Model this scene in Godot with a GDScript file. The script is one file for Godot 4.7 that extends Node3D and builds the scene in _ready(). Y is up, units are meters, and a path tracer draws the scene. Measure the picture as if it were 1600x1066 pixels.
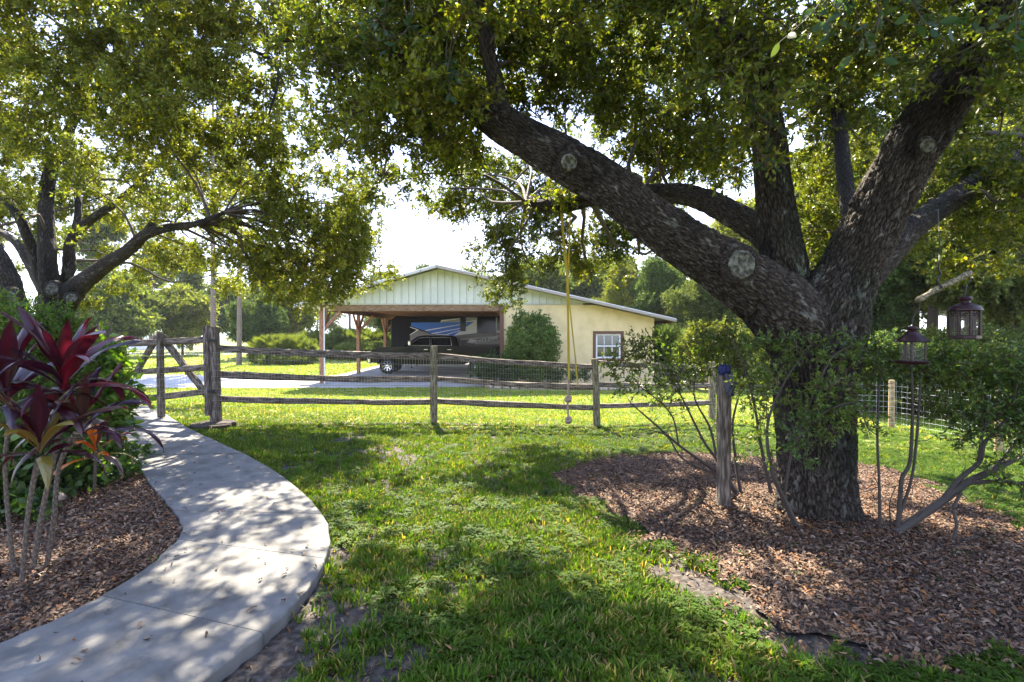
extends Node3D

# ---------------------------------------------------------------- helpers
const EYE := 1.65
const LENS := 800.0            # focal length in photograph pixels (1600 wide)
var view := Basis.from_euler(Vector3(deg_to_rad(-0.79), 0, 0))
var rng := RandomNumberGenerator.new()
var taken := {}
var M := {}
var bark_img: Image
var fuzz := FastNoiseLite.new()


class Mb:
	var v := PackedVector3Array()
	var uv := PackedVector2Array()
	var c := PackedColorArray()
	var i := PackedInt32Array()
	func add(p: Vector3, t := Vector2.ZERO, col := Color.WHITE) -> int:
		v.append(p); uv.append(t); c.append(col)
		return v.size() - 1
	func tri(a: int, b: int, d: int) -> void:
		i.append(a); i.append(b); i.append(d)
	func quad(a: int, b: int, d: int, e: int) -> void:
		i.append(a); i.append(b); i.append(d)
		i.append(a); i.append(d); i.append(e)
	func fquad(p: Vector3, q: Vector3, r: Vector3, s: Vector3, col := Color.WHITE, su := 1.0, sv := 1.0) -> void:
		var a := add(p, Vector2(0, 0), col)
		var b := add(q, Vector2(su, 0), col)
		var d := add(r, Vector2(su, sv), col)
		var e := add(s, Vector2(0, sv), col)
		quad(a, b, d, e)
	func ftri(p: Vector3, q: Vector3, r: Vector3, col := Color.WHITE) -> void:
		var a := add(p, Vector2.ZERO, col)
		var b := add(q, Vector2(1, 0), col)
		var d := add(r, Vector2(0, 1), col)
		tri(a, b, d)
	func mesh() -> ArrayMesh:
		var n := PackedVector3Array()
		n.resize(v.size())
		var k := 0
		while k < i.size():
			var a := i[k]
			var b := i[k + 1]
			var d := i[k + 2]
			var f := (v[d] - v[a]).cross(v[b] - v[a])
			n[a] += f; n[b] += f; n[d] += f
			k += 3
		for j in n.size():
			n[j] = n[j].normalized() if n[j].length_squared() > 1e-20 else Vector3.UP
		var arr := []
		arr.resize(Mesh.ARRAY_MAX)
		arr[Mesh.ARRAY_VERTEX] = v
		arr[Mesh.ARRAY_NORMAL] = n
		arr[Mesh.ARRAY_TEX_UV] = uv
		arr[Mesh.ARRAY_COLOR] = c
		arr[Mesh.ARRAY_INDEX] = i
		var m := ArrayMesh.new()
		m.add_surface_from_arrays(Mesh.PRIMITIVE_TRIANGLES, arr)
		return m


func smooth01(a: float, b: float, x: float) -> float:
	var t := clampf((x - a) / (b - a), 0.0, 1.0)
	return t * t * (3.0 - 2.0 * t)


func g(x: float, z: float) -> float:            # height of the ground
	var d := -z
	var a := -0.15 * smooth01(2.5, 9.5, d) - 0.35 * smooth01(9.0, 19.0, d)
	var b := -0.05 * smooth01(3.0, 8.0, d) * (1.0 - smooth01(11.0, 17.0, d))
	var m := 0.07 * exp(-((x - 2.75) ** 2 + (d - 4.7) ** 2) / 1.8)
	return a + b * clampf(x, -7.0, 7.0) + m


func at(px: float, py: float, d: float) -> Vector3:   # a point at distance d in front of the camera
	var k: Vector3 = view * Vector3((px - 800.0) / LENS, (533.0 - py) / LENS, -1.0)
	return Vector3(0, EYE, 0) + k * (d / -k.z)


func on_ground(px: float, py: float, lift := 0.0) -> Vector3:
	var lo := 0.8
	var hi := 140.0
	for k in 40:
		var mid := (lo + hi) / 2.0
		var p := at(px, py, mid)
		if p.y > g(p.x, p.z) + lift:
			lo = mid
		else:
			hi = mid
	var q := at(px, py, lo)
	q.y = g(q.x, q.z) + lift
	return q


func numbered(called: String) -> String:
	if not taken.has(called):
		taken[called] = 0
		return called
	taken[called] += 1
	return "%s_%03d" % [called, taken[called]]


func tag(o: Node3D, label: String, category := "", group := "", kind := "") -> Node3D:
	if label: o.set_meta("label", label)
	if category: o.set_meta("category", category)
	if group: o.set_meta("group", group)
	if kind: o.set_meta("kind", kind)
	return o


func thing(called: String, label: String, category: String, where := Vector3.ZERO, turn := 0.0, group := "") -> Node3D:
	var o := Node3D.new()
	o.name = numbered(called)
	add_child(o)
	o.position = where
	o.rotation.y = turn
	tag(o, label, category, group)
	return o


func obj(called: String, mesh: Mesh, mat: Material, parent: Node3D = null, xf := Transform3D()) -> MeshInstance3D:
	var o := MeshInstance3D.new()
	o.mesh = mesh
	o.material_override = mat
	o.transform = xf
	if parent == null:
		o.name = numbered(called)
		add_child(o)
	else:
		var key := "%d/%s" % [parent.get_instance_id(), called]
		if taken.has(key):
			taken[key] += 1
			o.name = "%s_%03d" % [called, taken[key]]
		else:
			taken[key] = 0
			o.name = called
		parent.add_child(o, true)
	return o


func struct(called: String, mesh: Mesh, mat: Material, parent: Node3D = null) -> MeshInstance3D:
	var o := obj(called, mesh, mat, parent)
	if parent == null: o.set_meta("kind", "structure")
	return o


func multi(called: String, mesh: Mesh, mat: Material, xfs: Array[Transform3D], cols: PackedColorArray, parent: Node3D = null) -> MultiMeshInstance3D:
	var mm := MultiMesh.new()
	mm.transform_format = MultiMesh.TRANSFORM_3D
	mm.use_colors = true
	mm.mesh = mesh
	mm.instance_count = xfs.size()
	for k in xfs.size():
		mm.set_instance_transform(k, xfs[k])
		mm.set_instance_color(k, cols[k])
	var o := MultiMeshInstance3D.new()
	o.multimesh = mm
	o.material_override = mat
	o.set_meta("kind", "stuff")
	if parent == null:
		o.name = numbered(called)
		add_child(o)
	else:
		o.name = called
		var key := "%d/%s" % [parent.get_instance_id(), called]
		if taken.has(key):
			taken[key] += 1
			o.name = "%s_%03d" % [called, taken[key]]
		else:
			taken[key] = 0
		parent.add_child(o, true)
	return o


func rr(a: float, b: float) -> float:
	return rng.randf_range(a, b)


func rdir() -> Vector3:
	while true:
		var p := Vector3(rr(-1, 1), rr(-1, 1), rr(-1, 1))
		var l := p.length_squared()
		if l > 0.01 and l < 1.0: return p / sqrt(l)
	return Vector3.UP


func basis_to(dir: Vector3, roll := 0.0) -> Basis:    # +Y along dir
	var y := dir.normalized()
	var x := (Vector3.RIGHT if absf(y.x) < 0.8 else Vector3.FORWARD).cross(y).normalized()
	var b := Basis(x, y, x.cross(y))
	return b * Basis(Vector3.UP, roll)


# ---------------------------------------------------------------- shapes
func box(mb: Mb, xf: Transform3D, size: Vector3, bevel := 0.006, col := Color.WHITE) -> void:
	var h := size / 2.0
	var b := minf(bevel, minf(h.x, minf(h.y, h.z)) * 0.9)
	var P := func(sx: float, sy: float, sz: float, face: int) -> Vector3:
		var p := Vector3(sx * (h.x - (0.0 if face == 0 else b)), sy * (h.y - (0.0 if face == 1 else b)), sz * (h.z - (0.0 if face == 2 else b)))
		return xf * p
	var long := 0 if size.x >= size.y and size.x >= size.z else (1 if size.y >= size.z else 2)
	for face in 3:
		var u := (face + 1) % 3
		var w := (face + 2) % 3
		for s in [-1.0, 1.0]:
			var q := []
			for k in [[-1.0, -1.0], [1.0, -1.0], [1.0, 1.0], [-1.0, 1.0]]:
				var e := [0.0, 0.0, 0.0]
				e[face] = s; e[u] = k[0]; e[w] = k[1]
				var local := Vector3(e[0] * h.x, e[1] * h.y, e[2] * h.z)
				var t := Vector2(local[u], local[w])
				if u == long: t = Vector2(local[u], local[w] + 0.37 * face)
				elif w == long: t = Vector2(local[w], local[u] + 0.37 * face)
				q.append(mb.add(P.call(e[0], e[1], e[2], face), t, col))
			if s > 0: mb.quad(q[3], q[2], q[1], q[0])
			else: mb.quad(q[0], q[1], q[2], q[3])
	if b <= 0.0: return
	for face in 3:                                   # edges parallel to axis «face»
		var u := (face + 1) % 3
		var w := (face + 2) % 3
		for su in [-1.0, 1.0]:
			for sw in [-1.0, 1.0]:
				var e0 := [0.0, 0.0, 0.0]
				e0[u] = su; e0[w] = sw; e0[face] = -1.0
				var e1 := e0.duplicate()
				e1[face] = 1.0
				var p0: Vector3 = P.call(e0[0], e0[1], e0[2], u)
				var p1: Vector3 = P.call(e1[0], e1[1], e1[2], u)
				var p2: Vector3 = P.call(e1[0], e1[1], e1[2], w)
				var p3: Vector3 = P.call(e0[0], e0[1], e0[2], w)
				if su * sw > 0: mb.fquad(p0, p1, p2, p3, col)
				else: mb.fquad(p3, p2, p1, p0, col)
	for sx in [-1.0, 1.0]:
		for sy in [-1.0, 1.0]:
			for sz in [-1.0, 1.0]:
				var a: Vector3 = P.call(sx, sy, sz, 0)
				var c: Vector3 = P.call(sx, sy, sz, 1)
				var d: Vector3 = P.call(sx, sy, sz, 2)
				if sx * sy * sz > 0: mb.ftri(a, d, c, col)
				else: mb.ftri(a, c, d, col)


func box_mesh(size: Vector3, bevel := 0.006) -> ArrayMesh:
	var mb := Mb.new()
	box(mb, Transform3D(), size, bevel)
	return mb.mesh()


func bar(mb: Mb, p: Vector3, q: Vector3, w: float, h: float, bevel := 0.005, up := Vector3.UP, col := Color.WHITE) -> void:
	var x := (q - p).normalized()
	var z := x.cross(up).normalized()
	box(mb, Transform3D(Basis(x, z.cross(x), z), (p + q) / 2.0), Vector3((q - p).length(), h, w), bevel, col)


func bar_mesh(p: Vector3, q: Vector3, w: float, h: float, bevel := 0.005, up := Vector3.UP) -> ArrayMesh:
	var mb := Mb.new()
	bar(mb, p, q, w, h, bevel, up)
	return mb.mesh()


# a split rail or hewn post: six-sided, uneven along its length
func rough_bar(mb: Mb, p: Vector3, q: Vector3, w: float, h: float, segs := 7, jit := 0.012, sag := 0.0, seed_ := 0.0) -> void:
	var x := (q - p).normalized()
	var up := Vector3.UP if absf(x.y) < 0.8 else Vector3.BACK
	var z := x.cross(up).normalized()
	var y := z.cross(x)
	var shape := [Vector2(-0.5, -0.36), Vector2(-0.36, -0.5), Vector2(0.36, -0.5), Vector2(0.5, -0.36), Vector2(0.5, 0.36), Vector2(0.34, 0.5), Vector2(-0.34, 0.5), Vector2(-0.5, 0.36)]
	var n := shape.size()
	var l := (q - p).length()
	var rows := []
	for k in segs + 1:
		var t := float(k) / segs
		var row := []
		for j in n + 1:
			var s: Vector2 = shape[j % n]
			var o := Vector2(fuzz.get_noise_2d(seed_ * 31.0 + t * l * 55.0, (j % n) * 37.0), fuzz.get_noise_2d(seed_ * 17.0 - t * l * 55.0, (j % n) * 53.0 + 400.0)) * jit * 2.0
			var c := p.lerp(q, t) - Vector3.UP * sag * 4.0 * t * (1.0 - t)
			row.append(mb.add(c + z * (s.x * w + o.x) + y * (s.y * h + o.y), Vector2(t * l, j * (w + h) * 2.0 / n + seed_)))
		rows.append(row)
	for k in segs:
		for j in n:
			mb.quad(rows[k][j], rows[k + 1][j], rows[k + 1][j + 1], rows[k][j + 1])
	for e in [0, segs]:
		var m := Vector3.ZERO
		for j in n: m += mb.v[rows[e][j]] / n
		var ci := mb.add(m, Vector2(0, 0))
		for j in n:
			var a := mb.add(mb.v[rows[e][j]], Vector2(0.03, 0.02 * j))
			var b := mb.add(mb.v[rows[e][j + 1]], Vector2(0.03, 0.02 * j + 0.02))
			if e == 0: mb.tri(ci, a, b)
			else: mb.tri(ci, b, a)


func tube(mb: Mb, pts: Array, radii: Array, sides := 8, rep := 1, vs := 1.0, lump := 0.0, col := Color.WHITE, cap := true) -> void:
	var prev := Vector3.ZERO
	var l := 0.0
	var rows := []
	var last := pts.size() - 1
	var relief := bark_img != null and lump > 0.0
	for k in pts.size():
		var p: Vector3 = pts[k]
		var dir: Vector3 = ((pts[mini(k + 1, last)] as Vector3) - (pts[maxi(k - 1, 0)] as Vector3)).normalized()
		var x: Vector3
		if k == 0: x = (Vector3.RIGHT if absf(dir.x) < 0.8 else Vector3.BACK).cross(dir).normalized()
		else:
			x = (prev - dir * prev.dot(dir)).normalized()
			l += p.distance_to(pts[k - 1])
		prev = x
		var z := x.cross(dir)
		var row := []
		for j in sides + 1:
			var a := TAU * j / sides
			var o := x * cos(a) + z * sin(a)
			var r: float = radii[k]
			var t := Vector2(float(j) / sides * rep, l * vs)
			var vc := col
			if relief:
				var s := p + o * r
				r *= 1.0 + lump * (fuzz.get_noise_3d(s.x * 90.0, s.y * 60.0, s.z * 90.0) + 0.5 * fuzz.get_noise_3d(s.x * 260.0, s.y * 200.0, s.z * 260.0))
				var iw := bark_img.get_width()
				var h := bark_img.get_pixel(int(fposmod(t.x, 1.0) * iw) % iw, int(fposmod(t.y, 1.0) * iw) % iw).r
				var fur := 1.0 - clampf(absf(fuzz.get_noise_3d(s.x * 210.0 + 40.0, s.y * 70.0, s.z * 210.0)) * 7.0, 0.0, 1.0)
				r -= fur * minf(0.022, r * 0.09)
				var tone := clampf(0.95 + 1.1 * fuzz.get_noise_3d(s.x * 130.0, s.y * 90.0 + 300.0, s.z * 130.0) - 0.35 * fur, 0.45, 1.4)
				var moss := clampf(fuzz.get_noise_3d(s.x * 60.0 + 800.0, s.y * 50.0, s.z * 60.0) * 3.0 - 0.2, 0.0, 1.0)
				vc = Color(tone * lerpf(1.0, 0.82, moss), tone * lerpf(1.0, 1.02, moss), tone * lerpf(1.0, 0.78, moss))
				r += (clampf(h * 1.6, 0.0, 1.0) - 0.6) * minf(0.026, r * 0.12)
			row.append(mb.add(p + o * r, t, vc))
		rows.append(row)
	for k in last:
		for j in sides:
			mb.quad(rows[k][j], rows[k + 1][j], rows[k + 1][j + 1], rows[k][j + 1])
	if cap:
		for e in [0, last]:
			var ci := mb.add(pts[e], Vector2(0, 0), col)
			for j in sides:
				if e == 0: mb.tri(ci, rows[e][j], rows[e][j + 1])
				else: mb.tri(ci, rows[e][j + 1], rows[e][j])


func curve(pts: Array, n: int) -> Array:           # Catmull-Rom through Vector3s (or floats)
	var out := []
	var m := pts.size() - 1
	for k in n + 1:
		var s := float(k) / n * m
		var a := mini(int(s), m - 1)
		var t := s - a
		var p0 = pts[maxi(a - 1, 0)]
		var p1 = pts[a]
		var p2 = pts[a + 1]
		var p3 = pts[mini(a + 2, m)]
		out.append((p1 * 2.0 + (p2 - p0) * t + (p0 * 2.0 - p1 * 5.0 + p2 * 4.0 - p3) * t * t + (p1 * 3.0 - p0 - p2 * 3.0 + p3) * t * t * t) * 0.5)
	return out


func lathe(mb: Mb, profile: Array, xf: Transform3D, seg := 24, col := Color.WHITE, flat := false) -> void:   # profile: Vector2(radius, height)
	for k in profile.size() - 1:
		var p: Vector2 = profile[k]
		var q: Vector2 = profile[k + 1]
		var low := []
		var high := []
		for j in seg + 1:
			var a := TAU * j / seg
			if flat and j < seg:
				var b := TAU * (j + 1) / seg
				mb.fquad(xf * Vector3(cos(a) * p.x, p.y, sin(a) * p.x), xf * Vector3(cos(a) * q.x, q.y, sin(a) * q.x), xf * Vector3(cos(b) * q.x, q.y, sin(b) * q.x), xf * Vector3(cos(b) * p.x, p.y, sin(b) * p.x), col)
				continue
			low.append(mb.add(xf * Vector3(cos(a) * p.x, p.y, sin(a) * p.x), Vector2(float(j) / seg, 0), col))
			high.append(mb.add(xf * Vector3(cos(a) * q.x, q.y, sin(a) * q.x), Vector2(float(j) / seg, 1), col))
		if not flat:
			for j in seg: mb.quad(low[j], high[j], high[j + 1], low[j + 1])


# a polygon in the xy plane pushed along z from z0 to z1, with a bevel on the front (z1) rim
func prism(mb: Mb, poly: PackedVector2Array, z0: float, z1: float, xf := Transform3D(), bevel := 0.0, col := Color.WHITE) -> void:
	if not Geometry2D.is_polygon_clockwise(poly): poly.reverse()
	var front := poly
	if bevel > 0.0:
		var ins := Geometry2D.offset_polygon(poly, -bevel)
		if ins.size() == 1 and ins[0].size() == poly.size():
			# match the start of the inset ring
			var best := 0
			for k in ins[0].size():
				if ins[0][k].distance_to(poly[0]) < ins[0][best].distance_to(poly[0]): best = k
			var turned := PackedVector2Array()
			var r: PackedVector2Array = ins[0]
			if not Geometry2D.is_polygon_clockwise(r):
				r.reverse()
				best = r.size() - 1 - best
			for k in r.size(): turned.append(r[(best + k) % r.size()])
			front = turned
		else: bevel = 0.0
	var n := poly.size()
	for side in 2:
		var ring := front
		var z := z1 if side == 0 else z0
		var ids := []
		for p in ring: ids.append(mb.add(xf * Vector3(p.x, p.y, z), p, col))
		var t := Geometry2D.triangulate_polygon(ring)
		var k := 0
		while k < t.size():
			var a: Vector2 = ring[t[k]]
			var b: Vector2 = ring[t[k + 1]]
			var c: Vector2 = ring[t[k + 2]]
			var cw := (b - a).cross(c - a) < 0.0
			if cw == (side == 0): mb.tri(ids[t[k]], ids[t[k + 1]], ids[t[k + 2]])
			else: mb.tri(ids[t[k]], ids[t[k + 2]], ids[t[k + 1]])
			k += 3
	for k in n:
		var a := poly[k]
		var b := poly[(k + 1) % n]
		var fa := front[k]
		var fb := front[(k + 1) % n]
		var zi0 := z0 + (bevel if bevel > 0.0 else 0.0)
		var zi1 := z1 - (bevel if bevel > 0.0 else 0.0)
		mb.fquad(xf * Vector3(a.x, a.y, zi1), xf * Vector3(a.x, a.y, zi0), xf * Vector3(b.x, b.y, zi0), xf * Vector3(b.x, b.y, zi1), col, (b - a).length(), z1 - z0)
		if bevel > 0.0:
			mb.fquad(xf * Vector3(fa.x, fa.y, z1), xf * Vector3(a.x, a.y, zi1), xf * Vector3(b.x, b.y, zi1), xf * Vector3(fb.x, fb.y, z1), col)
			mb.fquad(xf * Vector3(a.x, a.y, zi0), xf * Vector3(fa.x, fa.y, z0), xf * Vector3(fb.x, fb.y, z0), xf * Vector3(b.x, b.y, zi0), col)


# a sheet that follows the ground inside a polygon (x, z)
func sheet(poly: PackedVector2Array, lift: float, cell: float, edge_drop := 0.0) -> ArrayMesh:
	var mb := Mb.new()
	var lo := poly[0]
	var hi := poly[0]
	for p in poly:
		lo = lo.min(p); hi = hi.max(p)
	var ids := {}
	var nx := int(ceil((hi.x - lo.x) / cell))
	var ny := int(ceil((hi.y - lo.y) / cell))
	for a in nx:
		for b in ny:
			var x := lo.x + a * cell
			var y := lo.y + b * cell
			var sq := PackedVector2Array([Vector2(x, y), Vector2(x + cell, y), Vector2(x + cell, y + cell), Vector2(x, y + cell)])
			for piece in Geometry2D.intersect_polygons(sq, poly):
				var t := Geometry2D.triangulate_polygon(piece)
				var loc := []
				for p in piece:
					var key := Vector2i(roundi(p.x * 2000.0), roundi(p.y * 2000.0))
					if not ids.has(key): ids[key] = mb.add(Vector3(p.x, g(p.x, p.y) + lift, p.y), p)
					loc.append(ids[key])
				var k := 0
				while k < t.size():
					var i0: int = loc[t[k]]
					var i1: int = loc[t[k + 1]]
					var i2: int = loc[t[k + 2]]
					if (mb.v[i2] - mb.v[i0]).cross(mb.v[i1] - mb.v[i0]).y > 0: mb.tri(i0, i1, i2)
					else: mb.tri(i0, i2, i1)
					k += 3
	if edge_drop > 0.0:
		var n := poly.size()
		for k in n:
			var p := poly[k]
			var q := poly[(k + 1) % n]
			var steps := maxi(1, int((q - p).length() / cell))
			for s in steps:
				var c := p.lerp(q, float(s) / steps)
				var e := p.lerp(q, float(s + 1) / steps)
				var y0 := g(c.x, c.y) + lift
				var y1 := g(e.x, e.y) + lift
				mb.fquad(Vector3(c.x, y0, c.y), Vector3(c.x, y0 - edge_drop, c.y), Vector3(e.x, y1 - edge_drop, e.y), Vector3(e.x, y1, e.y))
	return mb.mesh()


func flat2(pts: Array) -> PackedVector2Array:
	var out := PackedVector2Array()
	for p in pts: out.append(Vector2(p.x, p.z))
	return out


# ---------------------------------------------------------------- materials
func noise_tex(kind: int, freq: float, ramp: Array, size := 512, octaves := 4, ret := FastNoiseLite.RETURN_DISTANCE, warp := 0.0, sd := 1, as_normal := false, bump := 4.0) -> NoiseTexture2D:
	var n := FastNoiseLite.new()
	n.noise_type = kind
	n.frequency = freq
	n.seed = sd
	n.fractal_octaves = octaves
	n.fractal_type = FastNoiseLite.FRACTAL_FBM if octaves > 1 else FastNoiseLite.FRACTAL_NONE
	n.cellular_return_type = ret
	n.cellular_jitter = 0.9
	if warp > 0.0:
		n.domain_warp_enabled = true
		n.domain_warp_amplitude = warp
		n.domain_warp_frequency = freq * 1.3
	var t := NoiseTexture2D.new()
	t.width = size; t.height = size
	t.seamless = true
	t.noise = n
	t.as_normal_map = as_normal
	t.bump_strength = bump
	if not ramp.is_empty() and not as_normal:
		var gr := Gradient.new()
		var off := PackedFloat32Array()
		var col := PackedColorArray()
		for r in ramp:
			off.append(r[0]); col.append((r[1] as Color).linear_to_srgb())
		gr.offsets = off; gr.colors = col
		t.color_ramp = gr
	return t


func plain_mat(col: Color, rough := 0.7, metal := 0.0, spec := 0.5) -> StandardMaterial3D:    # col is a linear base colour
	var m := StandardMaterial3D.new()
	m.albedo_color = col.linear_to_srgb()
	m.roughness = rough
	m.metallic = metal
	m.metallic_specular = spec
	return m


func tex_mat(tex: Texture2D, rough := 0.8, uvs := Vector3.ONE, tri := false, world := false, height: Texture2D = null, hs := 1.0) -> StandardMaterial3D:
	var m := StandardMaterial3D.new()
	m.albedo_texture = tex
	m.roughness = rough
	m.uv1_scale = uvs
	m.uv1_triplanar = tri
	m.uv1_world_triplanar = world
	m.metallic_specular = 0.35
	if height:
		m.heightmap_enabled = true
		m.heightmap_texture = height
		m.heightmap_scale = hs
	return m


func leaf_mat(glow: Color, rough := 0.45, spec := 0.5) -> StandardMaterial3D:
	var m := StandardMaterial3D.new()
	m.vertex_color_use_as_albedo = true
	m.roughness = rough
	m.metallic_specular = spec
	m.backlight_enabled = true
	m.backlight = glow.linear_to_srgb()
	return m


func glass_mat(alpha := 0.25, tint := Color(0.5, 0.55, 0.55)) -> StandardMaterial3D:
	var m := StandardMaterial3D.new()
	m.albedo_color = Color(tint.r, tint.g, tint.b, alpha)
	m.transparency = BaseMaterial3D.TRANSPARENCY_ALPHA
	m.roughness = 0.04
	return m


func make_materials() -> void:
	fuzz.noise_type = FastNoiseLite.TYPE_SIMPLEX_SMOOTH
	fuzz.frequency = 0.01
	fuzz.fractal_octaves = 3
	# bark: plates parted by deep cracks, with pale lichen
	var n := FastNoiseLite.new()
	n.noise_type = FastNoiseLite.TYPE_CELLULAR
	n.frequency = 0.026
	n.seed = 5
	n.fractal_type = FastNoiseLite.FRACTAL_NONE
	n.cellular_return_type = FastNoiseLite.RETURN_DISTANCE2_SUB
	n.cellular_jitter = 1.0
	n.domain_warp_enabled = true
	n.domain_warp_amplitude = 26.0
	n.domain_warp_frequency = 0.03
	var sz := 512
	var cells: Image = n.get_seamless_image(sz, sz)
	n.frequency = 0.06
	n.seed = 77
	var small: Image = n.get_seamless_image(sz, sz)
	var f := FastNoiseLite.new()
	f.frequency = 0.03
	f.fractal_octaves = 5
	var fine: Image = f.get_seamless_image(sz, sz)
	f.seed = 9
	f.frequency = 0.006
	var wide: Image = f.get_seamless_image(sz, sz)
	var alb := Image.create(sz, sz, false, Image.FORMAT_RGB8)
	var hgt := Image.create(sz, sz, false, Image.FORMAT_RGB8)
	for y in sz:
		for x in sz:
			var a := fine.get_pixel(x, y).r
			var w := wide.get_pixel(x, y).r
			var c := clampf(cells.get_pixel(x, y).r * 2.6 + (a - 0.5) * 0.8, 0.0, 1.0)
			var s := clampf(small.get_pixel(x, y).r * 2.2 + 0.1 + (a - 0.5) * 0.9, 0.0, 1.0)
			var h := clampf(minf(c, 0.3 + s * 0.75) + (a - 0.5) * 0.5 + (w - 0.5) * 0.4, 0.0, 1.0)
			hgt.set_pixel(x, y, Color(h, h, h))
			var col := Color(0.022, 0.016, 0.012).lerp(Color(0.076, 0.061, 0.048), clampf(h * 1.25 - 0.12, 0.0, 1.0))
			col = col.lerp(Color(0.115, 0.10, 0.083), clampf((a - 0.5) * 2.0, 0.0, 0.55) * clampf(h * 1.5 - 0.5, 0.0, 1.0))
			col = col.lerp(Color(0.20, 0.21, 0.18), smooth01(0.78, 0.9, w + (a - 0.5) * 0.3) * 0.5)
			alb.set_pixel(x, y, col.linear_to_srgb())
	bark_img = hgt
	var bark := StandardMaterial3D.new()
	bark.albedo_texture = ImageTexture.create_from_image(alb)
	bark.heightmap_enabled = true
	bark.heightmap_texture = ImageTexture.create_from_image(hgt)
	bark.heightmap_scale = 2.6
	bark.vertex_color_use_as_albedo = true
	bark.roughness = 0.85
	bark.metallic_specular = 0.35
	M.bark = bark
	M.twig = plain_mat(Color(0.06, 0.045, 0.034), 0.85)
	M.stem = plain_mat(Color(0.042, 0.033, 0.026), 0.8)
	M.pine_bark = tex_mat(noise_tex(FastNoiseLite.TYPE_CELLULAR, 0.04, [[0.0, Color(0.06, 0.045, 0.035)], [0.4, Color(0.22, 0.17, 0.14)], [1.0, Color(0.36, 0.30, 0.26)]], 256, 1, FastNoiseLite.RETURN_DISTANCE2_SUB, 12.0), 0.9, Vector3(2, 1, 1))
	# leaves; tinted by vertex and instance colours
	M.oak = leaf_mat(Color(1.0, 1.0, 0.30), 0.45, 0.4)
	M.green = leaf_mat(Color(0.95, 1.0, 0.35), 0.42, 0.5)
	M.far = leaf_mat(Color(1.0, 0.98, 0.42), 0.6, 0.3)
	M.blade = leaf_mat(Color(1.0, 1.0, 0.3), 0.6, 0.25)
	M.litter = StandardMaterial3D.new()
	M.litter.vertex_color_use_as_albedo = true
	M.litter.roughness = 0.8
	M.litter.metallic_specular = 0.35
	# ground
	var FN := FastNoiseLite.TYPE_SIMPLEX_SMOOTH
	var grit := noise_tex(FN, 0.035, [], 512, 6, 0, 0.0, 3)
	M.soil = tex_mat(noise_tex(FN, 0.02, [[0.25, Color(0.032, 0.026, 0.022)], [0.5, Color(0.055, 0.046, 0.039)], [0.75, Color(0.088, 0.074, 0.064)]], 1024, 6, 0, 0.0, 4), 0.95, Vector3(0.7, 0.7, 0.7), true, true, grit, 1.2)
	M.lawn = tex_mat(noise_tex(FN, 0.012, [[0.25, Color(0.15, 0.16, 0.04)], [0.5, Color(0.19, 0.21, 0.05)], [0.75, Color(0.25, 0.25, 0.08)]], 1024, 6, 0, 0.0, 6), 0.95, Vector3(0.22, 0.22, 0.22), true, true, grit, 4.0)
	M.mulch = tex_mat(noise_tex(FastNoiseLite.TYPE_CELLULAR, 0.05, [[0.0, Color(0.04, 0.028, 0.022)], [0.5, Color(0.12, 0.085, 0.065)], [1.0, Color(0.22, 0.16, 0.125)]], 512, 1, FastNoiseLite.RETURN_CELL_VALUE, 20.0, 8), 0.95, Vector3(1.6, 1.6, 1.6), true, true, grit, 2.5)
	M.concrete = tex_mat(noise_tex(FN, 0.008, [[0.15, Color(0.09, 0.086, 0.079)], [0.4, Color(0.122, 0.118, 0.110)], [0.6, Color(0.135, 0.130, 0.121)], [0.85, Color(0.162, 0.156, 0.145)]], 1024, 7, 0, 0.0, 12), 0.85, Vector3(0.42, 0.42, 0.42), true, true, noise_tex(FN, 0.12, [], 512, 3, 0, 0.0, 14), 0.18)
	M.slab = tex_mat(noise_tex(FN, 0.006, [[0.2, Color(0.22, 0.21, 0.198)], [0.5, Color(0.27, 0.26, 0.245)], [0.8, Color(0.32, 0.305, 0.29)]], 512, 6, 0, 0.0, 15), 0.9, Vector3(0.15, 0.15, 0.15), true, true)
	M.asphalt = tex_mat(noise_tex(FN, 0.01, [[0.3, Color(0.22, 0.21, 0.20)], [0.7, Color(0.30, 0.29, 0.275)]], 256, 5, 0, 0.0, 16), 0.95, Vector3(0.2, 0.2, 0.2), true, true)
	# timber
	var grain := noise_tex(FN, 0.02, [], 512, 5, 0, 6.0, 21)
	M.fence = tex_mat(noise_tex(FN, 0.018, [[0.25, Color(0.055, 0.042, 0.032)], [0.5, Color(0.12, 0.097, 0.076)], [0.78, Color(0.22, 0.19, 0.155)]], 512, 5, 0, 8.0, 22), 0.9, Vector3(0.45, 4.0, 1), false, false, grain, 0.9)
	M.greenpost = tex_mat(noise_tex(FN, 0.018, [[0.25, Color(0.07, 0.06, 0.035)], [0.5, Color(0.15, 0.13, 0.08)], [0.78, Color(0.26, 0.23, 0.15)]], 512, 5, 0, 8.0, 23), 0.9, Vector3(0.45, 4.0, 1), false, false, grain, 0.9)
	M.paleposts = tex_mat(noise_tex(FN, 0.018, [[0.25, Color(0.20, 0.14, 0.07)], [0.75, Color(0.40, 0.30, 0.16)]], 256, 4, 0, 8.0, 24), 0.9, Vector3(0.45, 4.0, 1))
	M.redwood = tex_mat(noise_tex(FN, 0.018, [[0.25, Color(0.15, 0.07, 0.04)], [0.5, Color(0.28, 0.14, 0.085)], [0.75, Color(0.38, 0.21, 0.14)]], 512, 5, 0, 8.0, 25), 0.8, Vector3(0.4, 3.0, 1))
	M.beam = tex_mat(noise_tex(FN, 0.018, [[0.25, Color(0.12, 0.068, 0.038)], [0.5, Color(0.21, 0.13, 0.075)], [0.75, Color(0.29, 0.19, 0.115)]], 512, 5, 0, 8.0, 26), 0.85, Vector3(0.4, 3.0, 1))
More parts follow.
